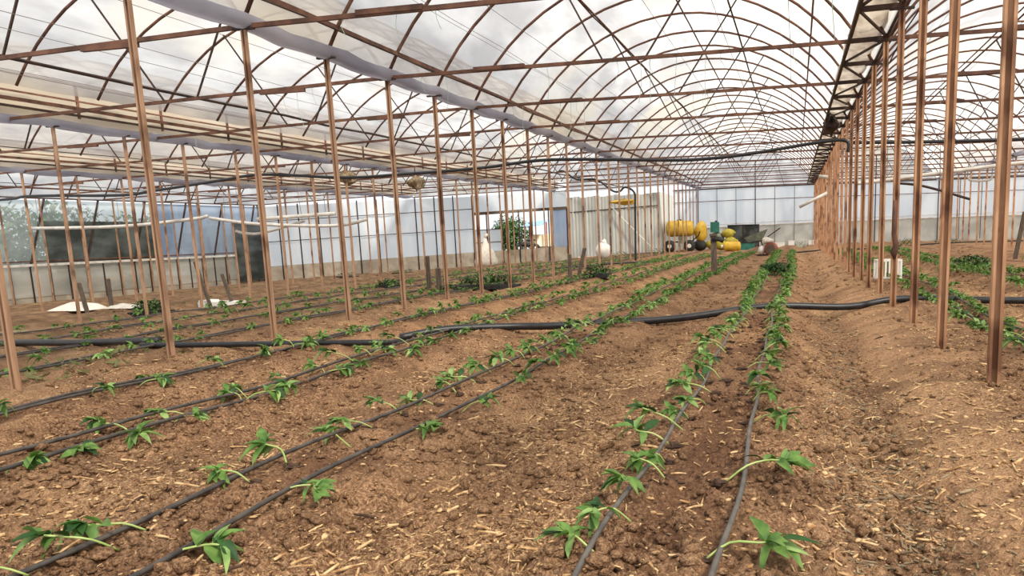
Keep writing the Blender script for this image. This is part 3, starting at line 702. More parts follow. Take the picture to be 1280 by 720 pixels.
# ------------------------------------------------------------------ drip lines
LINES = []                                            # (bed x, line x, side, seed)
def drips():
    k = 0
    names = {-.5: 'bed beside the furrow', -2.65: 'second bed from the furrow', -4.63: 'third bed from the furrow', -6.35: 'fourth bed from the furrow', 2.3: 'bed just beyond the furrow posts', 4.4: 'second bed beyond the furrow posts',
             -8.85: 'first bed beyond the middle bay', -10.7: 'second bed beyond the middle bay', -12.75: 'third bed beyond the middle bay', -14.85: 'fourth bed beyond the middle bay'}
    for b, nm in names.items():
        hw = .21 if b > -4 else (.17 if b > -5 else .07)
        if b == 2.3: hw = .14
        for s in (-1, 1):
            k += 1; P = []
            y = 1.6 if b > -8 and b < 2 else 4.0
            ph = k*1.7
            while y < 52:
                x = b + s*hw + .018*math.sin(y*1.1+ph) + .03*math.sin(y*.31+ph*2) + .012*math.sin(y*3.1+ph)
                if b == 2.3: x -= .02*(y-9)*.3 if y < 9 else 0
                P.append((x, y, gz(x, y)+.052+.008*math.sin(y*2.3+ph))); y += .16 if y < 9 else .5
            LINES.append((b, s, hw, ph))
            tag(MB().tube(P, .0125 if b > -4 else .014, 7).build('drip_line', 'drip' if b in (-.5,) else 'dripdark', None, True),
                f'{"nearer" if (s > 0) == (b < 0) else "farther"} thin grey drip tube along the {nm}', 'drip tube', 'drip tubes')
drips()
def line_x(b, s, hw, ph, y): return b + s*hw + .018*math.sin(y*1.1+ph) + .03*math.sin(y*.31+ph*2)

# ------------------------------------------------------------------ seedlings
def leaf_geo(L, W, droop, fold):
    """pointed oval leaf growing along +x from the origin"""
    prof = [(0, .06), (.18, .62), (.42, 1.0), (.68, .78), (.88, .34), (1, 0.02)]
    V, Fc = [], []
    for t, wd in prof:
        z = -droop*L*t*t; V += [(L*t, -W/2*wd, z+fold*W*wd*.5), (L*t, 0, z), (L*t, W/2*wd, z+fold*W*wd*.5)]
    for i in range(len(prof)-1):
        a = 3*i; Fc += [(a, a+1, a+4, a+3), (a+1, a+2, a+5, a+4)]
    return V, Fc
def xf(V, M): return [tuple(M @ Vector(v)) for v in V]
def seedling_variant(seed):
    rr = random.Random(seed); L = rr.uniform(.12, .24); up = rr.uniform(.01, .08)
    st = smooth_path([(0, 0, .0), (L*.35, rr.uniform(-.02, .02), .035+up*.5), (L*.75, rr.uniform(-.03, .03), .03+up), (L, rr.uniform(-.04, .04), .03+up*rr.uniform(.8, 1.5))], 3)
    leaves = []
    for k in range(rr.randint(10, 14)):
        base = st[-1-(k % 3)] if k < 7 else st[rr.randint(len(st)//2, len(st)-2)]
        M = Matrix.Translation(base) @ Matrix.Rotation(rr.uniform(-2.2, 2.2), 4, 'Z') @ Matrix.Rotation(rr.uniform(-1.0, .35), 4, 'Y') @ Matrix.Rotation(rr.uniform(-.7, .7), 4, 'X')
        V, Fc = leaf_geo(rr.uniform(.06, .12), rr.uniform(.028, .05), rr.uniform(.15, .9), rr.uniform(.2, .9))
        leaves.append((xf(V, M), Fc, rr.choice(('leaf', 'leaf', 'leaf', 'leafpale', 'leafdark'))))
    return st, leaves
VAR = []
for sdv in range(12):
    st, leaves = seedling_variant(100+sdv)
    stem = MB().tube(st, [.0045]*(len(st)-1)+[.0025], 5).mesh('stem', 'stem', True)
    lm = []
    for V, Fc, mt in leaves:
        M = MB(); M.v, M.f = V, Fc; lm.append(M.mesh('leaf', mt, True))
    pm = MB().blob((-.03, 0, -.004), (.028+.02*(sdv % 3)/2, .024, .016), sdv, .55, 8, 5).mesh('root_plug', 'plug')
    one = MB(); one.tube(st, .006, 3)
    for V, Fc, mt in leaves: one.add(V, Fc)
    lows = MB()
    for V, Fc, mt in leaves:
        lows.add([V[0], V[6], V[8], V[15]], [(0, 1, 3, 2)])
    VAR.append((stem, lm, pm, one.mesh('seedling', random.Random(sdv).choice(('leaf', 'leaf', 'leafpale')), True), lows))
BEDLAB = {-.5: 'bed beside the furrow', -2.65: 'second bed from the furrow', -4.63: 'third bed from the furrow', -6.35: 'fourth bed from the furrow', 2.3: 'bed beyond the furrow posts', 4.4: 'second bed beyond the furrow posts',
          -8.85: 'first bed beyond the middle bay', -10.7: 'second bed beyond the middle bay', -12.75: 'third bed beyond the middle bay', -14.85: 'fourth bed beyond the middle bay'}
NEAR = {(-.5, -1): (2.1, 2.4, 2.67, 3.08, 3.49, 3.66, 3.94, 4.31, 4.56, 5.04, 5.4, 5.72, 6.1, 6.36, 6.97, 7.3, 7.59), (-.5, 1): (2.2, 2.68, 3.68, 4.77, 5.3, 5.74, 6.2, 6.8, 7.23),
        (-2.65, -1): (2.2, 2.54, 2.73, 3.4, 3.71, 4.23, 4.53, 5.11, 5.57, 6.04, 6.4, 6.8), (-2.65, 1): (2.4, 3.21, 4.41, 5.31, 6.32, 7.02),
        (-4.63, -1): (2.9, 3.62, 4.49, 5.07, 5.65, 5.75, 6.45, 7.0), (-4.63, 1): (3.0, 3.47, 3.91, 4.29, 4.7, 5.41, 5.92, 6.6), (-6.35, 1): (4.2, 4.97, 5.72, 6.2, 7.07, 7.99, 8.61), (-6.35, -1): (4.6, 6.6, 8.3)}
def seedlings():
    rr = random.Random(21); spots = []
    for b, s, hw, ph in LINES:
        lead = list(NEAR.get((b, s), ())); y = lead.pop(0) if lead else 2.2 + rr.uniform(0, .4)
        while y < 44:
            if b < -8 and rr.random() < .35:
                y += .5; continue
            x = line_x(b, s, hw, ph, y) - s*rr.uniform(.0, .13)
            sc = rr.uniform(.95, 1.3) if y < 9 else rr.uniform(.7, 1.15) 
            az = (0 if s > 0 else math.pi) + rr.uniform(-.7, .7) - (.25 if s > 0 else -.25)
            d = (Vector((x, y, 0))-Vector((0, 0, ZO))).length
            if in_view([(x, y, gz(x, y))], 40, 60): spots.append((d, b, s, x, y, sc, az))
            if lead: y = lead.pop(0)+rr.uniform(-.03, .03); continue
            y += (rr.uniform(.24, .46) if y < 9 else rr.uniform(.16, .3)) if b > -3 else (rr.uniform(.3, .6) if b > -7 else rr.uniform(.35, .75))
    spots.sort()
    full, rest = spots[:300], spots[300:]
    cnt = {}
    for i, (d, b, s, x, y, sc, az) in enumerate(full):
        stem, lm, pm, one, lows = VAR[rr.randrange(len(VAR))]
        k = cnt[(b, s)] = cnt.get((b, s), 0)+1
        side = ('nearer' if (s > 0) == (b < 0) else 'farther')
        g = f'seedlings of the {BEDLAB[b]}, {side} line'
        lab = (f'{ORD[k-1]} green seedling from the camera on the {side} line, {BEDLAB[b]}' if k <= 20 else f'one of the small crowded seedlings farther along the {side} line, {BEDLAB[b]}')
        z = surf(x, y)+.012
        if i < 170:
            t = thing('seedling', lab, 'seedling', (x, y, z), az, g); t.scale = (sc, sc, sc)
            link('stem', stem, t)
            if i % 3: link('root_plug', pm, t)
            for L in lm: link('leaf', L, t)
        else:
            o = link('seedling', one, None, (x, y, z)); o.rotation_euler = (0, 0, az); o.scale = (sc, sc, sc); tag(o, lab, 'seedling', g)
    big = MB()
    for d, b, s, x, y, sc, az in rest:
        lows = VAR[rr.randrange(len(VAR))][4]; M = Matrix.Translation((x, y, gz(x, y)+.03)) @ Matrix.Rotation(az, 4, 'Z') @ Matrix.Scale(sc*1.3, 4)
        big.add(xf(lows.v, M), lows.f)
    tag(big.build('seedlings', 'leaf', None, True), 'green seedlings merging into low strips along the far beds', 'seedlings', None, 'stuff')
seedlings()

# ------------------------------------------------------------------ clods and litter
def scatter(n, ymax, tx0, tx1, smin, smax, flat, seed, template, faces, name, material, label, cat, where=None, thin=None):
    r = np.random.default_rng(seed)
    Y = 1.9*np.exp(r.random(n)*math.log(ymax/1.9)); X = (tx0+(tx1-tx0)*r.random(n))*(Y+1.2)
    if where is not None:
        k = r.random(n) < where(X, Y); X, Y = X[k], Y[k]
    n = len(X); S = smin*np.exp(r.random(n)**2.2*math.log(smax/smin))
    T = np.repeat(template[None], n, 0)*(1+(.8 if thin is None else .35)*(r.random((n, len(template), 1))-.5))
    sx = np.stack([S*(.8+.6*r.random(n)), S*(.7+.5*r.random(n)), S*flat*(.6+.6*r.random(n))], -1)
    if thin is not None: sx[:, 1] = S*thin; sx[:, 2] = S*thin*.7
    T = T*sx[:, None, :]
    tilt = (r.random(n)-.5)*.7; T2 = T.copy()
    T2[..., 0] = T[..., 0]*np.cos(tilt)[:, None]-T[..., 2]*np.sin(tilt)[:, None]; T2[..., 2] = T[..., 0]*np.sin(tilt)[:, None]+T[..., 2]*np.cos(tilt)[:, None]
    a = r.random(n)*2*np.pi; c, s_ = np.cos(a)[:, None], np.sin(a)[:, None]
    Vx = T2[..., 0]*c-T2[..., 1]*s_ + X[:, None]; Vy = T2[..., 0]*s_+T2[..., 1]*c + Y[:, None]
    Z = ground_z(X, Y)+relief(X, Y)+sx[:, 2]*.3+.003
    V = np.stack([Vx, Vy, T2[..., 2]+Z[:, None]], -1).reshape(-1, 3)
    Fq = (faces[None]+(np.arange(n)*len(template))[:, None, None]).reshape(-1, faces.shape[1])
    me = np_mesh(name, V, Fq, material, False); bands(me, V)
    return tag(link(name, me), label, cat, None, 'stuff')
ph = (1+5**.5)/2
ICO = np.array([(-1, ph, 0), (1, ph, 0), (-1, -ph, 0), (1, -ph, 0), (0, -1, ph), (0, 1, ph), (0, -1, -ph), (0, 1, -ph), (ph, 0, -1), (ph, 0, 1), (-ph, 0, -1), (-ph, 0, 1)])/1.9
ICF = np.array([(0, 11, 5), (0, 5, 1), (0, 1, 7), (0, 7, 10), (0, 10, 11), (1, 5, 9), (5, 11, 4), (11, 10, 2), (10, 7, 6), (7, 1, 8), (3, 9, 4), (3, 4, 2), (3, 2, 6), (3, 6, 8), (3, 8, 9), (4, 9, 5), (2, 4, 11), (6, 2, 10), (8, 6, 7), (9, 8, 1)])
STW = np.array([(-1, -1, -.6), (-1, 1, -.6), (-1, 0, 1), (0, -1, -.4), (0, 1, -.4), (0, 0, 1.4), (1, -.7, -.8), (1, .7, -.8), (1, 0, .6)])
STF = np.array([(0, 3, 4, 1), (1, 4, 5, 2), (2, 5, 3, 0), (3, 6, 7, 4), (4, 7, 8, 5), (5, 8, 6, 3)])
def bedk(X): return bed_mask(X)
TUFT = np.array([(-1, -.1, 0), (-1, .1, .5), (1, .2, 1.2), (1, -.1, .6), (-.3, -1, 0), (.2, -1, .5), (.3, 1, 1.1), (-.1, 1, .6), (0, 0, 0), (.2, .1, .2), (.5, .5, 1.5), (.2, .6, 1.2)])
TUF = np.array([(0, 1, 2, 3), (4, 5, 6, 7), (8, 9, 10, 11)])
scatter(7000, 48, -1.05, -.2, .022, .06, 1, 9, TUFT, TUF, 'weed_litter', 'weed', 'dull green weeds and trimmed stalks covering the low bays', 'weeds', lambda X, Y: np.where(X < -8.2, np.clip(.35+1.1*vnoise(X*.8, Y*.5, 77), 0, 1), 0)*np.where(Y > 5, 1, .3))
scatter(50000, 22, -1.0, .34, .006, .04, .75, 1, ICO, ICF, 'soil_clods', 'clod', 'crumbly brown clods strewn over the beds and paths', 'clods', lambda X, Y: np.where(np.abs(X-1.05) < .33, .07, np.clip(.55+.6*vnoise(X*1.4, Y*1.1, 31), .15, 1)))
scatter(40000, 30, -1.0, .34, .009, .055, 1, 2, STW, STF, 'straw_litter', 'straw', 'pale straw and wood chips strewn along the paths', 'litter', lambda X, Y: (.2+.8*(1-bedk(X)))*np.clip(.6+1.1*vnoise(X*1.1, Y*.8, 6), .2, 1), .17)
scatter(26000, 18, -.05, .36, .007, .045, 1, 3, STW, STF, 'leaf_litter', 'straw_grey', 'grey dry leaf litter collected in the bare furrow', 'litter', lambda X, Y: np.exp(-((X-.5)/.26)**2), .22)
scatter(9000, 44, -.6, .2, .03, .09, .6, 8, ICO, ICF, 'far_clods', 'clod', 'larger broken clods covering the distant beds', 'clods', lambda X, Y: np.where(Y > 17, np.clip(.7+.6*vnoise(X*1.4, Y*1.1, 31), .2, 1), 0))
scatter(16000, 16, -1.0, .34, .005, .02, .5, 6, ICO[:, :], ICF, 'pale_crumbs', 'straw', 'pale wood flakes and grit scattered between the beds', 'crumbs', lambda X, Y: (.25+.75*(1-bedk(X)))*.7)
scatter(5000, 14, -1.0, .34, .008, .05, 1, 7, STW, STF, 'dark_litter', 'plug', 'dark rotten stalks scattered between the beds', 'litter', lambda X, Y: np.clip(.3+vnoise(X*1.3, Y, 14), .05, 1), .2)
scatter(3500, 14, -1.0, .34, .006, .02, .6, 4, ICO, ICF, 'dark_crumbs', 'plug', 'dark withered crumbs along the planted strips', 'crumbs', lambda X, Y: np.maximum.reduce([np.exp(-((X-b)/.16)**2) for b in BEDS]))

# ------------------------------------------------------------------ objects standing about
def stake(x, y, hgt, lab, lean=(0, 0), w_=.09, cap=None):
    z = gz(x, y)
    t = thing('wooden_stake', lab, 'stake', (x, y, z))
    MB().bar((0, 0, -.1), (lean[0], lean[1], hgt), w_, w_*.8).build('shaft', 'wood', t)
    if cap: MB().tube([(lean[0]-.02, -.05, hgt-.12), (lean[0]+.16, -.06, hgt-.1), (lean[0]+.3, -.06, hgt-.16)], .07, 8).build('valve', 'black', t, True); MB().box((lean[0], 0, hgt+.02), (w_*1.3, w_*1.2, .06)).build('cap', 'wood', t)
    else: MB().box((lean[0], lean[1], hgt), (w_*.7, w_*.6, .05)).build('cut_end', 'straw_grey', t)
    return t
stake(-2.31, 22.58, 1.15, 'dark wooden stake with a black valve at its top among the beds', (-.02, 0), .16, True)
stake(-6.35, 21.4, .82, 'short upright dark stake beside the leaning stake', (0, 0), .1)
stake(-6.72, 23.4, .95, 'leaning grey stake beside the short upright stake', (.28, 0), .1)
stake(-10.41, 20.65, .98, 'taller dark stake of the pair near the long seedling tray', (0, 0), .1)
stake(-9.97, 20.38, .74, 'shorter black stake of the pair near the long seedling tray', (0, 0), .12)
stake(-21.59, 19.8, .98, 'leaning dark stake beside the white sheets', (-.2, 0), .1)
stake(-20.84, 19.95, .95, 'upright dark stake between the white sheets', (0, 0), .1)
stake(-16.83, 19.5, 1.35, 'long leaning black stake by the white block', (-.4, 0), .08)
stake(-16.4, 19.9, .95, 'leaning black stake standing on the white block', (-.3, 0), .08)
stake(7.23, 28.28, 1.6, 'dark leaning stake far beyond the furrow posts', (.25, 0), .12)

def bushy(name, lab, cat, x, y, d, nl, seed, material='leafdark', tray=None, leaf=.11):
    rr = random.Random(seed); z = gz(x, y); t = thing(name, lab, cat, (x, y, z)); M = MB()
    h0 = .0
    if tray:
        h0 = tray; T = MB(); T.box((0, 0, tray/2), (d[0]*2, d[1]*2, tray))
        for k in range(7): T.box((-d[0]+d[0]*2*(k+.5)/7, -d[1]-.01, tray*.5), (.02, .03, tray*.9))
        T.build('tray', 'black', t)
    for k in range(nl):
        a, q = rr.uniform(0, 6.28), rr.random()**.5
        p = Vector((d[0]*q*math.cos(a), d[1]*q*math.sin(a), h0+d[2]*(.15+.85*rr.random())*(1-.35*q*q)))
        V, Fc = leaf_geo(leaf*rr.uniform(.7, 1.3), leaf*.55, .4, .3)
        M.add(xf(V, Matrix.Translation(p) @ Matrix.Rotation(a+rr.uniform(-1, 1), 4, 'Z') @ Matrix.Rotation(rr.uniform(-1.1, .5), 4, 'Y')), Fc)
    M.build('foliage', material, t, True)['kind'] = 'stuff'
    S = MB()
    for k in range(8):
        a, q = rr.uniform(0, 6.28), rr.random()*.7
        S.tube([(d[0]*q*math.cos(a), d[1]*q*math.sin(a), h0*.8), (d[0]*q*math.cos(a)*1.1, d[1]*q*math.sin(a)*1.1, h0+d[2]*.7)], .006, 4)
    S.build('stems', 'stem', t)['kind'] = 'stuff'
    return t
bushy('seedling_tray', 'long dark tray full of green seedlings under the post row', 'seedling tray', -8.5, 20.5, (.85, .35, .3), 420, 1, tray=.1)
bushy('seedling_tray', 'small seedling tray standing beside the short black stake', 'seedling tray', -9.6, 20.3, (.22, .2, .22), 80, 2, tray=.1)
bushy('seedling_clump', 'dense green clump of plants heaped at the end of the furrow bed', 'plant clump', -.55, 22.2, (.42, .4, .36), 420, 3, 'leafdark')
bushy('seedling_tray', 'dark green seedling tray standing beyond the third post row', 'seedling tray', -17.7, 18.2, (.42, .4, .34), 300, 4, tray=.1)
bushy('seedling_tray', 'seedling tray behind the leaning grey stake', 'seedling tray', -6.0, 23.2, (.38, .3, .26), 200, 5, tray=.12)
bushy('seedling_tray', 'distant seedling tray between the low bay posts', 'seedling tray', -14.3, 25.3, (.4, .3, .2), 160, 6, tray=.1)
bushy('seedling_clump', 'round dark green clump in the bed beyond the furrow posts', 'plant clump', 4.5, 21.5, (.4, .4, .4), 320, 7)
bushy('seedling_clump', 'loose paler green plants beside the round dark clump', 'plant clump', 4.1, 20.3, (.7, .6, .22), 160, 8, 'leaf')
bushy('seedling_clump', 'small distant green clump near the end wall beyond the furrow', 'plant clump', 6.4, 48, (.45, .4, .45), 140, 9)
bushy('seedling_clump', 'low green clump on the distant ground beyond the furrow', 'plant clump', 9.0, 50, (.7, .4, .35), 140, 10)
bushy('seedling_clump', 'dark green plants heaped by the corrugated wall', 'plant clump', -11.6, 51.5, (.8, .4, .5), 160, 11)
bushy('seedling_clump', 'second dark green heap by the foot of the white prop', 'plant clump', -9.4, 53, (.6, .4, .5), 140, 12)
bushy('seedling_tray', 'dark tray by the low end wall behind the low bays', 'seedling tray', -26.8, 42.5, (.6, .3, .25), 90, 13, tray=.15)
bushy('seedling_tray', 'second dark tray by the low end wall', 'seedling tray', -23.6, 43.5, (.6, .3, .25), 90, 14, tray=.15)
for k, (x, y) in enumerate(((5.6, 24.5), (7.5, 27), (3.9, 27), (6.2, 20), (8.2, 22))):
    bushy('leafy_plant', f'{ORD[k]} loose leafy plant in the beds beyond the furrow posts', 'plant', x, y, (.35, .5, .25), 70, 30+k, 'leaf')

def crate(x, y, rz):
    t = thing('white_crate', 'white slatted plastic crate behind the furrow posts', 'crate', (x, y, gz(x, y)), rz)
    L, W, H = .5, .36, .42
    for k in range(7):
        for yy in (-W/2, W/2): MB().box((-L/2+L*k/6, yy, H/2), (.035, .02, H)).build('slat', 'white', t)
    for k in range(1, 5):
        for xx in (-L/2, L/2): MB().box((xx, -W/2+W*k/5, H/2), (.02, .035, H)).build('slat', 'white', t)
    for z in (.02, H):
        R = MB()
        for yy in (-W/2, W/2): R.box((0, yy, z), (L+.03, .03, .04))
        for xx in (-L/2, L/2): R.box((xx, 0, z), (.03, W, .04))
        R.build('rim', 'white', t)
    MB().box((0, 0, .015), (L, W, .02)).build('base', 'white', t)
crate(2.0, 17.9, .1)

def sheet_piece(x, y, sx, sy, h, lab, mt='white', seed=0):
    rr = random.Random(seed); M = MB(); n = 6; V = []
    for i in range(n+1):
        for j in range(n+1):
            u, v = i/n-.5, j/n-.5; e = max(abs(u), abs(v))*2
            V.append((u*sx*(1+.1*rr.uniform(-1, 1)), v*sy*(1+.1*rr.uniform(-1, 1)), h*(1-e**3)*(.7+.5*rr.random())+.02))
    M.v = V; M.f = [(i*(n+1)+j, (i+1)*(n+1)+j, (i+1)*(n+1)+j+1, i*(n+1)+j+1) for i in range(n) for j in range(n)]
    tag(M.build('plastic_sheet', mt, None, True, (x, y, gz(x, y))), lab, 'plastic sheet')
sheet_piece(-22.4, 20.2, 1.5, .9, .22, 'crumpled pale sheet by the leaning dark stake', 'sacking', 1)
sheet_piece(-20.5, 20.1, .9, .6, .12, 'small flat pale sheet by the upright dark stake', 'sacking', 2)
sheet_piece(-16.0, 13.2, 2.2, .5, .08, 'long flat beige strip lying by the third post row', 'straw_grey', 3)
t = thing('foam_block', 'long white foam block on the ground by two black stakes', 'block', (-16.8, 19.9, gz(-16.8, 19.9)))
MB().box((0, 0, .08), (1.25, .5, .16)).build('slab', 'white', t); MB().box((-.45, 0, .18), (.3, .5, .05)).build('lid', 'white', t)
t = thing('white_sack', 'white pointed sack slumped against the low end wall', 'sack', (-20.6, 49.5, gz(-20.6, 49.5)))
MB().lathe((0, 0, 0), [(.75, 0), (.8, .3), (.68, .6), (.6, .9), (.3, 1.25), (.16, 1.6), (.08, 1.9)], 12).build('body', 'sacking', t, True); MB().tube([(0, 0, 1.8), (.05, 0, 2.0), (.2, 0, 2.1)], .1, 6).build('tied_neck', 'sacking', t, True)
t = thing('white_bag', 'white knotted bag standing by the corrugated wall', 'bag', (-12.6, 50.5, gz(-12.6, 50.5)))
MB().blob((0, 0, .5), (.55, .45, .55), 3, .12, 12, 8).build('body', 'white', t, True); MB().blob((.05, 0, 1.05), (.2, .18, .22), 4, .3, 8, 5).build('knot', 'white', t, True)

def sprayer():
    t = thing('sprayer', 'yellow tank sprayer on dark wheels near the end wall', 'sprayer', (-8.35, 58.5, gz(-8.35, 58.5)))
    MB().lathe((-1.25, 0, 1.75), [(.3, 0), (.55, .08), (.62, .3), (.6, .9), (.66, .95), (.66, 1.05), (.6, 1.1), (.62, 1.8), (.5, 2.0), (.25, 2.05)], 14, 'X').build('tank', 'yellow', t, True)
    MB().lathe((-.25, 0, 2.3), [(.16, 0), (.18, .1), (.1, .14)], 10).build('tank_cap', 'black', t)
    MB().box((-.2, 0, .75), (1.9, .7, .1)).build('chassis', 'dark_steel', t)
    MB().box((.1, -.3, .9), (.5, .4, .55)).build('engine', 'greygreen', t)
    for x in (-.95, .55):
        wh = MB().lathe((x, -.45, .45), [(.2, -.1), (.45, -.08), (.45, .08), (.2, .1)], 16, 'Y').build('wheel', 'black', t, True)
        MB().lathe((x, -.56, .45), [(.16, -.02), (.16, .02)], 12, 'Y').build('hub', 'pvc', wh)
    MB().tube([(.7, 0, .8), (1.2, 0, 1.2), (1.3, 0, 1.5)], .05, 6).build('handle', 'dark_steel', t)
    t2 = thing('yellow_bag', 'hanging yellow bag beside the yellow tank sprayer', 'bag', (-7.2, 60, gz(-7.2, 60)))
    MB().blob((0, 0, 1.5), (.5, .4, .8), 6, .25, 12, 8).build('body', 'yellow', t2, True); MB().blob((0, 0, .45), (.5, .4, .45), 7, .2).build('base', 'black', t2, True)
    t3 = thing('teal_container', 'teal plastic container stacked on olive sacks', 'container', (-6.1, 60.3, gz(-6.1, 60.3)+1.25))
    MB().box((0, 0, .4), (.65, .5, .8)).build('body', 'teal', t3); MB().lathe((.1, 0, .8), [(.1, 0), (.1, .1)], 8).build('cap', 'black', t3)
    for k, (x, y, z, a, mt) in enumerate(((-6.3, 60.2, .35, .6, 'yellowdull'), (-5.5, 60.0, .35, .55, 'yellowdull'), (-6.0, 60.4, .9, .55, 'greygreen'), (-5.1, 60.4, 1.15, .5, 'yellowdull'), (-4.9, 60.2, .5, .5, 'yellowdull'))):
        s_ = thing('filled_sack', f'{ORD[k]} sack of the olive heap beside the yellow sprayer', 'sack', (x, y, gz(x, y)), 0, 'olive sack heap')
        MB().blob((0, 0, z), (a, .4, .36), 40+k, .12, 12, 8).build('body', mt, s_, True); MB().blob((a*.95, 0, z+.05), (.12, .1, .1), 50+k, .2, 7, 4).build('tied_neck', mt, s_, True)
    t4 = thing('yellow_canister', 'small bright yellow canister lying by the dark stake', 'canister', (-4.1, 52, gz(-4.1, 52)))
    MB().lathe((-.6, 0, .34), [(.12, 0), (.3, .08), (.32, .2), (.32, 1.0), (.28, 1.1), (.1, 1.15)], 14, 'X').build('body', 'yellow', t4, True); MB().lathe((-.75, 0, .34), [(.1, 0), (.1, .16)], 10, 'X').build('cap', 'white', t4)
    t5 = thing('wheelbarrow', 'grey green wheelbarrow tipped among the tools near the end wall', 'wheelbarrow', (-2.8, 58, gz(-2.8, 58)))
    M = MB(); M.v = [(-.9, -.45, .75), (.8, -.55, 1.35), (.8, .55, 1.35), (-.9, .45, .75), (-.6, -.3, .4), (.4, -.35, .55), (.4, .35, .55), (-.6, .3, .4)]
    M.f = [(0, 4, 5, 1), (1, 5, 6, 2), (2, 6, 7, 3), (3, 7, 4, 0), (4, 7, 6, 5)]; M.build('tray', 'greygreen', t5)
    for s in (-1, 1): MB().tube([(-1.0, s*.2, .3), (.4, s*.4, .5), (1.7, s*.45, 1.4)], .04, 6).build('handle', 'dark_steel', t5, True); MB().tube([(.3, s*.38, .5), (.5, s*.4, 0)], .035, 6).build('leg', 'dark_steel', t5)
    MB().lathe((-1.1, 0, .28), [(.1, -.06), (.28, -.05), (.28, .05), (.1, .06)], 14, 'Y').build('wheel', 'black', t5, True)
    t6 = thing('green_box', 'dark green box under the wheelbarrow', 'box', (-3.6, 57.6, gz(-3.6, 57.6)))
    MB().box((0, 0, .25), (1.3, .5, .5)).build('body', 'teal', t6); MB().box((0, 0, .53), (1.36, .56, .06)).build('lid', 'black', t6)
    t7 = thing('dark_mesh_panel', 'dark grey mesh panel propped before the end wall', 'panel', (-4.0, 61.5, gz(-4.0, 61.5)))
    MB().box((0, 0, 1.0), (2.4, .03, 1.7)).build('mesh', 'darknet', t7)
    for x in (-1.2, 0, 1.2): MB().bar((x, -.03, 0), (x, -.03, 1.9), .06).build('upright', 'dark_steel', t7)
    for z in (.2, 1.85): MB().bar((-1.2, -.04, z), (1.2, -.04, z), .05).build('rail', 'dark_steel', t7)
    t8 = thing('fertiliser_drum', 'red brown drum lying on its side with a pale cloth on top', 'drum', (-1.3, 43, gz(-1.3, 43)))
    MB().lathe((0, -.45, .36), [(.27, 0), (.36, .02), (.36, .3), (.375, .32), (.36, .34), (.36, .7), (.36, .88), (.28, .9)], 18, 'Y').build('shell', 'drum', t8, True)
    MB().lathe((0, -.47, .36), [(.25, 0), (.25, .02)], 18, 'Y').build('end_face', 'wood', t8)
    MB().blob((-.2, 0, .8), (.32, .3, .2), 9, .3).build('cloth', 'sacking', t8, True); MB().blob((-.5, -.1, .3), (.2, .2, .25), 10, .2).build('rag', 'white', t8, True)
    for k, x in enumerate((-1.2, -.3, 1.2, 1.9)):
        o = thing('foam_box', f'{ORD[k]} white block from the drum along the end wall foot', 'block', (x*1.0, 60.5, gz(x, 60.5)+.02), 0, 'white blocks by the end wall')
        MB().box((0, 0, .16), (.8 if k % 3 == 0 else .45, .4, .3)).build('body', 'white', o); MB().box((0, 0, .33), (.82 if k % 3 == 0 else .47, .42, .04)).build('lid', 'white', o)
    bushy('weed_strip', 'dark green weeds growing along the foot of the end wall', 'weeds', .4, 62.5, (1.9, .3, .6), 260, 77)
sprayer()
t = thing('yellow_cloth', 'yellow cloth slung up high before the corrugated wall', 'cloth', (-8.85, 40.16, ZO+1.35))
MB().blob((0, 0, 0), (.62, .3, .15), 12, .5, 16, 8).build('cloth', 'yellow', t, True)
for dx in (-.4, .4): MB().tube([(dx, 0, .1), (dx*.8, 0, GUTZ[3]-1.4)], .012, 4).build('cord', 'wire', t)
for k, (x, y, z, lab) in enumerate(((-16.9, 27.4, 2.2, 'grey bundled film hanging at the third row gutter'), (-15.5, 30.16, 2.1, 'brown bundled film hanging beyond the third row'), (.95, 23.5, 2.75, 'dark bundled film caught under the furrow lattice truss'))):
    t = thing('film_bundle', lab, 'bundle', (x, y, z+ZO))
    MB().blob((0, 0, 0), (.26, .4, .26) if k < 2 else (.2, .6, .26), 60+k, .6, 14, 9).build('roll', 'dark_steel' if k == 2 else 'straw_grey', t, True)
    MB().tube([(-.1, 0, .1), (0, 0, .35), (0, 0, gut(x)-z-ZO+.02)], .02, 5).build('tie_cord', 'dark_steel', t)

# ------------------------------------------------------------------ outside, seen through the doorway and the side wall
def tree(x, y, hgt, rad, seed, lab, material='leafdark'):
    rr = random.Random(seed); z = zl(x, y)-.3; t = thing('tree', lab, 'tree', (x, y, z))
    MB().tube([(0, 0, 0), (.1, 0, hgt*.35), (.05, 0, hgt*.8)], [.2, .15, .05], 7).build('trunk', 'bark', t, True)
    M = MB()
    for k in range(1500):
        a, b_, q = rr.uniform(0, 6.28), rr.uniform(-1, 1), rr.random()**.4
        c = math.sqrt(1-b_*b_); p = Vector((rad*q*c*math.cos(a), rad*q*c*math.sin(a), hgt*.6+hgt*.42*q*b_))
        V, Fc = leaf_geo(.34, .2, .3, .3); V, Fc = [V[0], V[6], V[15], V[8]], [(0, 1, 2, 3)]
        M.add(xf(V, Matrix.Translation(p) @ Matrix.Rotation(a, 4, 'Z') @ Matrix.Rotation(rr.uniform(-1.5, 1.5), 4, 'Y')), Fc)
    M.build('foliage', material, t, True)['kind'] = 'stuff'
tree(-39.5, 31.5, 5.2, 2.6, 1, 'dark tree standing outside the side wall by the leaning brace')
tree(-40.5, 36, 5.6, 2.8, 2, 'wide dark tree outside behind the shade net')
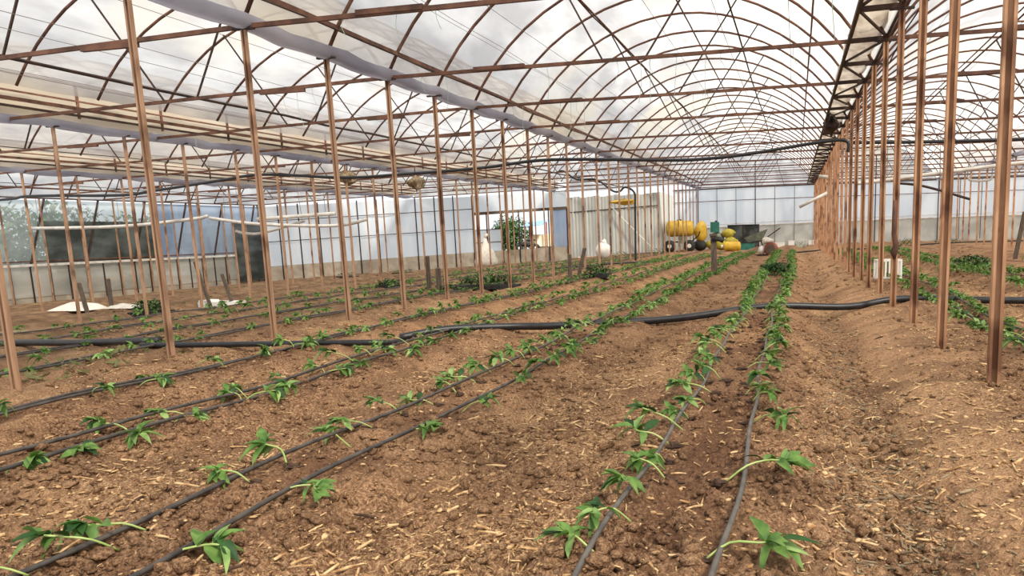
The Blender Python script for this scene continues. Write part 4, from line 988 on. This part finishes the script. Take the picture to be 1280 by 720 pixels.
tree(-41, 41.5, 5.0, 2.6, 3, 'dark tree outside behind the blue sheet')
tree(-39, 46, 4.5, 2.2, 4, 'dark tree outside the corner of the side wall')
tree(-25, 66, 4.2, 1.8, 5, 'shrubby tree outside the doorway')
def outside():
    t = thing('parked_scooter', 'dark scooter parked outside the doorway', 'scooter', (-20.6, 58, zl(-20.6, 58)+.7), .2)
    for x in (-.65, .65):
        wh = MB().lathe((x, 0, .32), [(.2, -.06), (.32, -.05), (.32, .05), (.2, .06)], 16, 'Y').build('wheel', 'black', t, True)
        MB().lathe((x, -.07, .32), [(.1, 0), (.1, .14)], 10, 'Y').build('hub', 'pvc', wh)
    MB().blob((0, 0, .62), (.62, .2, .24), 8, .1).build('body', 'black', t, True); MB().blob((.25, 0, .92), (.4, .16, .1), 9, .1).build('seat', 'black', t, True)
    MB().tube([(-.65, 0, .35), (-.5, 0, .8), (-.42, 0, 1.2)], .05, 6).build('fork', 'dark_steel', t, True); MB().tube([(-.42, -.35, 1.25), (-.42, 0, 1.2), (-.42, .35, 1.25)], .03, 6).build('handlebar', 'dark_steel', t, True)
    t = thing('market_stall', 'cream stall with blue canopy seen through the doorway', 'stall', (-19.6, 62, zl(-19.6, 62)))
    for x in (-2.2, -.7, .8, 2.2): MB().bar((x, 0, 0), (x, 0, 3.0), .1).build('post', 'drum', t)
    MB().box((0, .6, 1.0), (4.6, .1, 2.0)).build('back_board', 'cream', t); MB().box((0, -.2, .95), (4.4, .8, .12)).build('counter', 'wood', t)
    M = MB(); M.v = [(-2.6, -.7, 2.7), (-.8, -.7, 2.8), (-.8, .9, 3.2), (-2.6, .9, 3.1)]; M.v += [(a, b_, c-.04) for a, b_, c in M.v]; M.f = [(0, 1, 2, 3), (7, 6, 5, 4), (0, 4, 5, 1), (1, 5, 6, 2), (2, 6, 7, 3), (3, 7, 4, 0)]
    M.build('canopy', 'blue', t)
    MB().blob((1.7, -.4, 2.7), (.5, .15, .45), 15, .15).build('hanging_cloth', 'purple', t, True)
outside()
